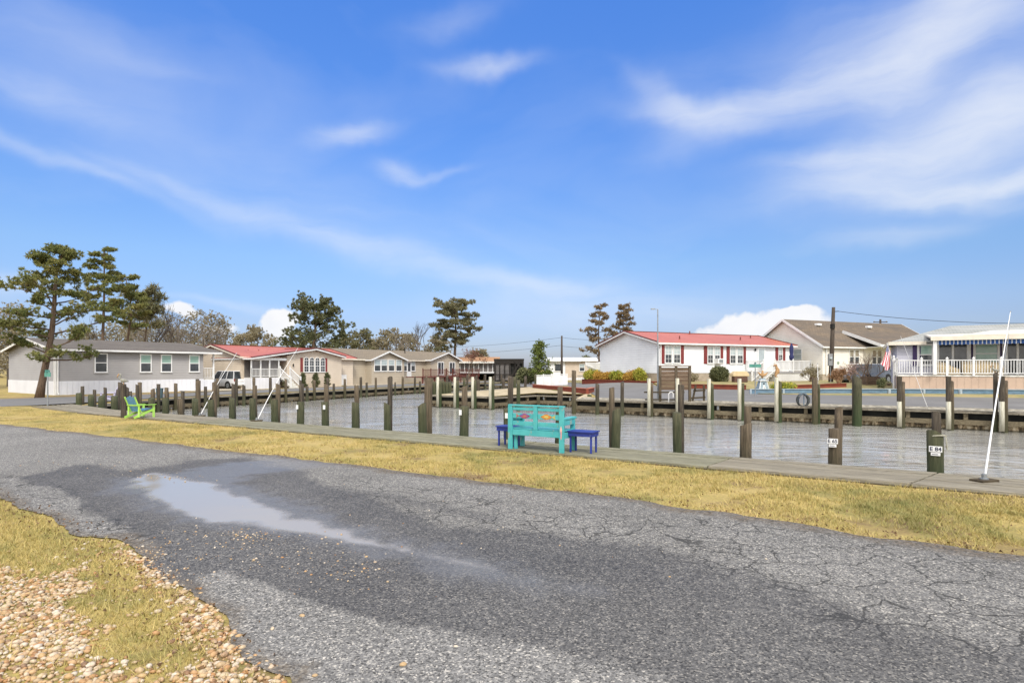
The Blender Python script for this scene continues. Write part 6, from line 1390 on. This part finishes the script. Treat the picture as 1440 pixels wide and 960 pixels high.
# shrubs along the white gable
gb = lambda k, off=.6: tuple((g0-gx*off+gy*k).to_3d()+Vector((0,0,.45)))
for k, w, hh, mt, lb in ((1.4,.75,1.15,YEG,'bright yellow green shrub nearest the corner of the white gable'),(3.0,.8,.85,GOLD,'golden shrub right of centre under the white gable'),(5.0,.85,.95,YEG,'yellow green shrub in the middle under the white gable'),(7.0,.9,.85,GOLD,'golden shrub left of centre under the white gable'),(8.6,.9,1.0,YEG,'yellow green shrub at the left end under the white gable')):
    shrub('shrub', lb, gb(k), w, w, hh, int(k*10), mt, 1300, .10)
p = at(1011, 45.3); shrub('round_bush', 'large round clipped dark green bush before the white house', (p.x, p.y, .45), 1.0, .9, 1.25, 3, DKGREEN, 3500, .08, 9)
p = at(975, 45); shrub('shrub', 'small twiggy grey shrub behind the plank screen', (p.x, p.y, .45), .5, .4, .8, 4, OLIVE, 300, .07)
p = at(742, 58); shrub('shrub', 'dark tangled shrub left of the young tree', (p.x, p.y, -.05), 1.1, .9, 1.7, 6, DKGREEN, 1100, .16); p = at(766, 54.5); shrub('shrub', 'dark green shrub at the foot of the young tree', (p.x, p.y, -.05), .8, .6, 1.5, 7, MIDG, 900, .14)
p = at(829, 92); shrub('round_bush', 'far round dark tree top left of the white gable', (p.x, p.y, 1.2), 1.4, 1.2, 2.4, 8, DKGREEN, 900, .25)
for k, u in enumerate((425.5, 443, 459.5)): p = rr(u, 0) if False else None; q = P(42.1, cxn(u, 42.1)); 
for k, u in enumerate((426, 444, 460)):
    q = P(42.2, cxn(u, 42.2), -.1); make_pine('conifer_shrub', ['left', 'middle', 'right'][k]+' one of three small dark conifers below the arched windows', tuple(q), 1.15, 100+k, lambda t, a: .34*(1.08-t), 16, .05, DKGREEN, None, .03, 10, .08, 3, .06, .8, up=.8, sub=3, elong=2.5, cat='shrub')
q = P(42.4, cxn(403, 42.4), -.1); shrub('shrub', 'dark twiggy plant by the stairs of the cream house', tuple(q), .3, .3, .9, 9, DKGREEN, 200, .07)
# daffodils and bed plants
q = Vector(rr(1096, 37.6)); shrub('daffodil_bed', 'clump of yellow daffodils right of the lighthouse ornament', (q.x, q.y, height(q.x, q.y)+.02), 1.0, .5, .55, 10, leafmat('daffodil', (.17,.24,.05), (.30,.34,.06), (.80,.62,.06), 6), 900, .08, 7, cat='flowers')
q = Vector(rr(1243, 36.0)); shrub('potted_plant', 'green plant growing in the small planter by the white post', (q.x, q.y, height(q.x, q.y)+.42), .3, .3, .5, 12, DKGREEN, 260, .07, cat='plant')

# ------------------------------------------------------------------ grass blades
def blades(name, pos, hmin, hmax, w, seed, mat=BLADE):
    rs = np.random.RandomState(seed); n = len(pos); a = rs.rand(n)*2*np.pi; h = (hmin+(hmax-hmin)*rs.rand(n)**1.6)[:, None]; ln = rs.randn(n, 2)*.55
    e = np.stack([np.cos(a), np.sin(a), np.zeros(n)], 1)*w*(.6+.8*rs.rand(n))[:, None]*.5
    t = pos+np.c_[ln*h, h[:, 0]]; V = np.stack([pos-e, pos+e, t], 1).reshape(-1, 3)
    o = link(name, npmesh(name, V, np.arange(3*n).reshape(-1, 3), mat)); return o
rs = np.random.RandomState(5)
def scatter(s0, s1, n0, n1, cnt): s = s0+(s1-s0)*rs.rand(cnt); n = n0+(n1-n0)*rs.rand(cnt); return s, n
allp = []
for s0, s1, cnt in ((-5, 2, 60000), (2, 8, 46000), (8, 16, 42000), (16, 32, 40000)):
    s, n = scatter(s0, s1, 6.1, 9.36, cnt); e = hi(s)+(vnoise(s, s*0+5, 1.8, 2, 4)-.5)*.28
    x = T.x*s+N.x*n; y = T.y*s+N.y*n
    k = (n > e+(rs.rand(cnt)**2)*.10-.03+.20*ss(.45, .75, vnoise(s*1.0, n*0, 3, 9, 3))*(rs.rand(cnt) < .7)) & (vnoise(x, y, 1.6, 21, 4) > .36+.14*rs.rand(cnt)); allp.append(np.stack([x, y, np.zeros(cnt)+.0], 1)[k])
g_ = blades('grass', np.concatenate(allp), .012, .055, .008, 1); tag(g_, 'dormant yellow green grass of the lawn strip between road and walkway', 'grass', kind='stuff')
PEBA = gpoly([(-300,815),(40,806),(100,808),(130,825),(110,850),(125,890),(100,930),(150,1000),(-200,1500),(-600,1000)])
PEBE = gpoly([(165,768),(215,790),(250,812),(300,850),(345,890),(400,960),(440,1040),(100,1100),(150,980),(215,950),(285,928),(275,890),(235,850),(205,815),(160,785)])
def pebf(x, y): q = (vnoise(x, y, 4, 31, 3)-.5); return np.maximum(ss(-.10, .10, sdf(x, y, PEBA)+q*.6), ss(-.06, .08, sdf(x, y, PEBE)+q*.35))
s, n = scatter(2.2, 16, .2, 2.95, 150000); e = lo(s)+(vnoise(s, s*0, 1.4, 1, 4)-.5)*.45; x = T.x*s+N.x*n; y = T.y*s+N.y*n
peb = pebf(x, y)
k = (n < e-.02-.06*rs.rand(len(n))) & (rs.rand(len(n)) > peb*(.62+.5*vnoise(x, y, 5, 44, 3))) & (y > .8); pos = np.stack([x, y, np.zeros(len(x))], 1)[k]
g2 = blades('grass', pos, .018, .06, .006, 2); tag(g2, 'straw yellow grass growing through the pebbles in the near left corner', 'grass', kind='stuff')
# coarse tufts and dead leaves
rs = np.random.RandomState(77); cl_ = []
for _ in range(420):
    s0 = rs.rand()**1.3*22-4; n0 = 6.75+rs.rand()*2.5; m0 = rs.randint(15, 60); r0_ = .02+.05*rs.rand()
    ss0 = s0+rs.randn(m0)*r0_*1.4; nn0 = n0+rs.randn(m0)*r0_; cl_.append(np.stack([T.x*ss0+N.x*nn0, T.y*ss0+N.y*nn0, ss0*0], 1))
g3 = blades('grass_tufts', np.concatenate(cl_), .03, .10, .007, 3, grassmat('grass_tuft_blade', True)); tag(g3, 'longer ragged grass tufts scattered over the lawn strip', 'grass', kind='stuff')
lf = []
for _ in range(1500):
    if rs.rand() < .5: s0 = rs.rand()*16-4; n0 = float(hi(s0))+.02+abs(rs.randn())*.12
    else: s0 = rs.rand()*18-4; n0 = 6.7+rs.rand()*2.6
    lf.append((T.x*s0+N.x*n0, T.y*s0+N.y*n0, .018))
for _ in range(500): s0 = 2.4+rs.rand()*8; n0 = float(lo(s0))-.1+rs.randn()*.14; lf.append((T.x*s0+N.x*n0, T.y*s0+N.y*n0, .018))
V, Fc = leaves(np.array(lf), 1, .022, rs, 1.2, .1, .004); o = link('leaf_litter', npmesh('leaf_litter', V, Fc, pmat('dead_leaf', (.10,.06,.035), (.20,.12,.06), 9, .9))); tag(o, 'brown dead leaf bits along the grass edges', 'leaf litter', kind='stuff')
# ------------------------------------------------------------------ pebbles
def stone(seed, sub=2):
    bm = bmesh.new(); bmesh.ops.create_icosphere(bm, subdivisions=sub, radius=1); o = Vector((seed*7.1, seed*3.3, 0))
    for v in bm.verts: v.co *= 1+.28*mnoise.noise(v.co*1.1+o)+.05*mnoise.noise(v.co*3+o)
    V = np.array([v.co[:] for v in bm.verts]); Fc = np.array([[v.index for v in f.verts] for f in bm.faces]); bm.free(); return V, Fc
def stonemat():
    m, nt, b = base_mat('river_pebble'); a = nt.nodes.new('ShaderNodeAttribute'); a.attribute_name = 'tone'
    c = ramp(nt, a.outputs['Fac'], [(0, (.40,.32,.21)), (.18, (.48,.32,.15)), (.36, (.50,.40,.26)), (.55, (.60,.53,.43)), (.7, (.50,.33,.17)), (.84, (.40,.21,.08)), (.93, (.20,.12,.07)), (1, (.52,.36,.21))])
    c = mixc(nt, .5, c, mixc(nt, 1, c, ramp(nt, noise_(nt, coords(nt), 60, 5), [(.35, (.55,.5,.45)), (.65, (1.1,1.08,1.05))]), 'MULTIPLY'))
    nt.links.new(c, b.inputs['Base Color']); b.inputs['Roughness'].default_value = .55; b.inputs['Specular IOR Level'].default_value = .4; return m
PEB = stonemat()
def stones(name, pts, rad, seed, zf=.25, sub=2):
    rs_ = np.random.RandomState(seed); var = [stone(i, sub) for i in range(10)]; VV = []; FF = []; TT = []; off = 0
    for i, (p, r) in enumerate(zip(pts, rad)):
        V, Fc = var[i % 10]; a = rs_.rand()*6.28; sc = np.array([1.0+.35*rs_.rand(), .85, .55+.25*rs_.rand()])*r; W = V*sc; c, s_ = math.cos(a), math.sin(a)
        W = np.c_[W[:,0]*c-W[:,1]*s_, W[:,0]*s_+W[:,1]*c, W[:,2]]+np.array([p[0], p[1], p[2]+sc[2]*zf]); VV.append(W); FF.append(Fc+off); TT.append(np.full(len(W), rs_.rand())); off += len(W)
    return npmesh(name, np.concatenate(VV), np.concatenate(FF), PEB, dict(tone=np.concatenate(TT)), True)
s, n = scatter(2.2, 9, .1, 2.6, 52000); e = lo(s)+(vnoise(s, s*0, 1.4, 1, 4)-.5)*.45; x = T.x*s+N.x*n; y = T.y*s+N.y*n
peb = pebf(x, y); edge_ = ss(.42, .05, np.abs(n-e+.14))*ss(6.2, 4.2, s)
k = (n < e+.08*rs.rand(len(n))) & (rs.rand(len(n)) < peb*(.35+.55*vnoise(x, y, 5, 44, 3))*1.05+.045*(s < 6)) & (y > .9)
pp = np.stack([x, y, -.004+.012*rs.rand(len(x))], 1)[k]; rad = .008+.017*rs.rand(len(pp))**2.4
o = link('pebbles', stones('pebbles', pp[:16000], rad, 3, .3, 1)); tag(o, 'tan and white river pebbles spilling out of the grass at the road edge', 'pebbles', kind='stuff')
# gravel crumbs on the road
cl = [(185+i*1.1+15*math.sin(i), 775+i*.75+9*math.cos(i*1.7)) for i in range(70)]
rs = np.random.RandomState(9)
for (u, v, su, sv, m_) in ((345,752,26,5,60),(380,760,50,9,50),(500,798,26,8,30),(200,775,40,10,80),(240,800,30,14,80),(430,790,90,25,70),(300,770,120,22,90),(650,720,300,40,50),(480,812,30,8,16),(240,672,40,4,40),(170,655,60,8,60)):
    for _ in range(m_): cl.append((u+rs.randn()*su, v+rs.randn()*sv))
pts = [gp(u, max(v, 600), .012) for u, v in cl]; rad = [.004+.009*rs.rand()**2.5 for _ in pts]
o = link('gravel_crumbs', stones('gravel_crumbs', [tuple(p) for p in pts], rad, 8, .2, 1)); tag(o, 'small gravel crumbs strewn over the wet asphalt', 'gravel', kind='stuff')
big_ = [(332,752,.013),(340,748,.010),(348,753,.012),(356,751,.010),(361,749,.009),(425,866,.016),(383,884,.014),(567,935,.016),(641,909,.011),(357,788,.015),(515,783,.014),(276,739,.010),(289,753,.010),(302,770,.011),(545,818,.011),(443,950,.012),(480,762,.009),(700,745,.008),(1077,786,.010),(236,827,.022),(255,833,.017),(280,850,.013)]
for i, (u, v, r) in enumerate(big_):
    p = gp(u, v, .01); me = stones('pebble', [(0, 0, 0)], [r], 40+i, .6); me.attributes['tone'].data.foreach_set('value', np.full(len(me.vertices), [.1, .42, .22, .5, .05][i % 5], dtype=np.float32))
    o = link('pebble', me, None, tuple(p)); tag(o, 'single loose tan pebble lying on the grey asphalt', 'pebble', 'loose pebbles on the asphalt')
# far wood closing the horizon at both sides
rs = np.random.RandomState(4); wp = []
for a0, a1 in ((-95, -20), (34, 95)):
    for _ in range(620):
        a = R(a0+(a1-a0)*rs.rand()); d = 125+45*rs.rand(); hh = 3.0+4.2*vnoise(np.array([a*9.]), np.array([d*.02]), 1, 3, 3)[0]+rs.rand(); r_ = 1.6+1.4*rs.rand()
        for _ in range(16):
            q = rs.randn(3); q /= np.linalg.norm(q); z = hh*(.15+.85*rs.rand()); w = r_*(1.1-.6*(z/hh-.4)**2); wp.append((math.sin(a)*d+q[0]*w, math.cos(a)*d+q[1]*w, z+q[2]*.5))
V, Fc = leaves(np.array(wp), 3, .55, rs, 1.6, .4, .5); o = link('far_wood', npmesh('far_wood', V, Fc, OLIVE)); tag(o, 'low brownish far wood along the horizon beyond the houses', 'wood', kind='stuff')
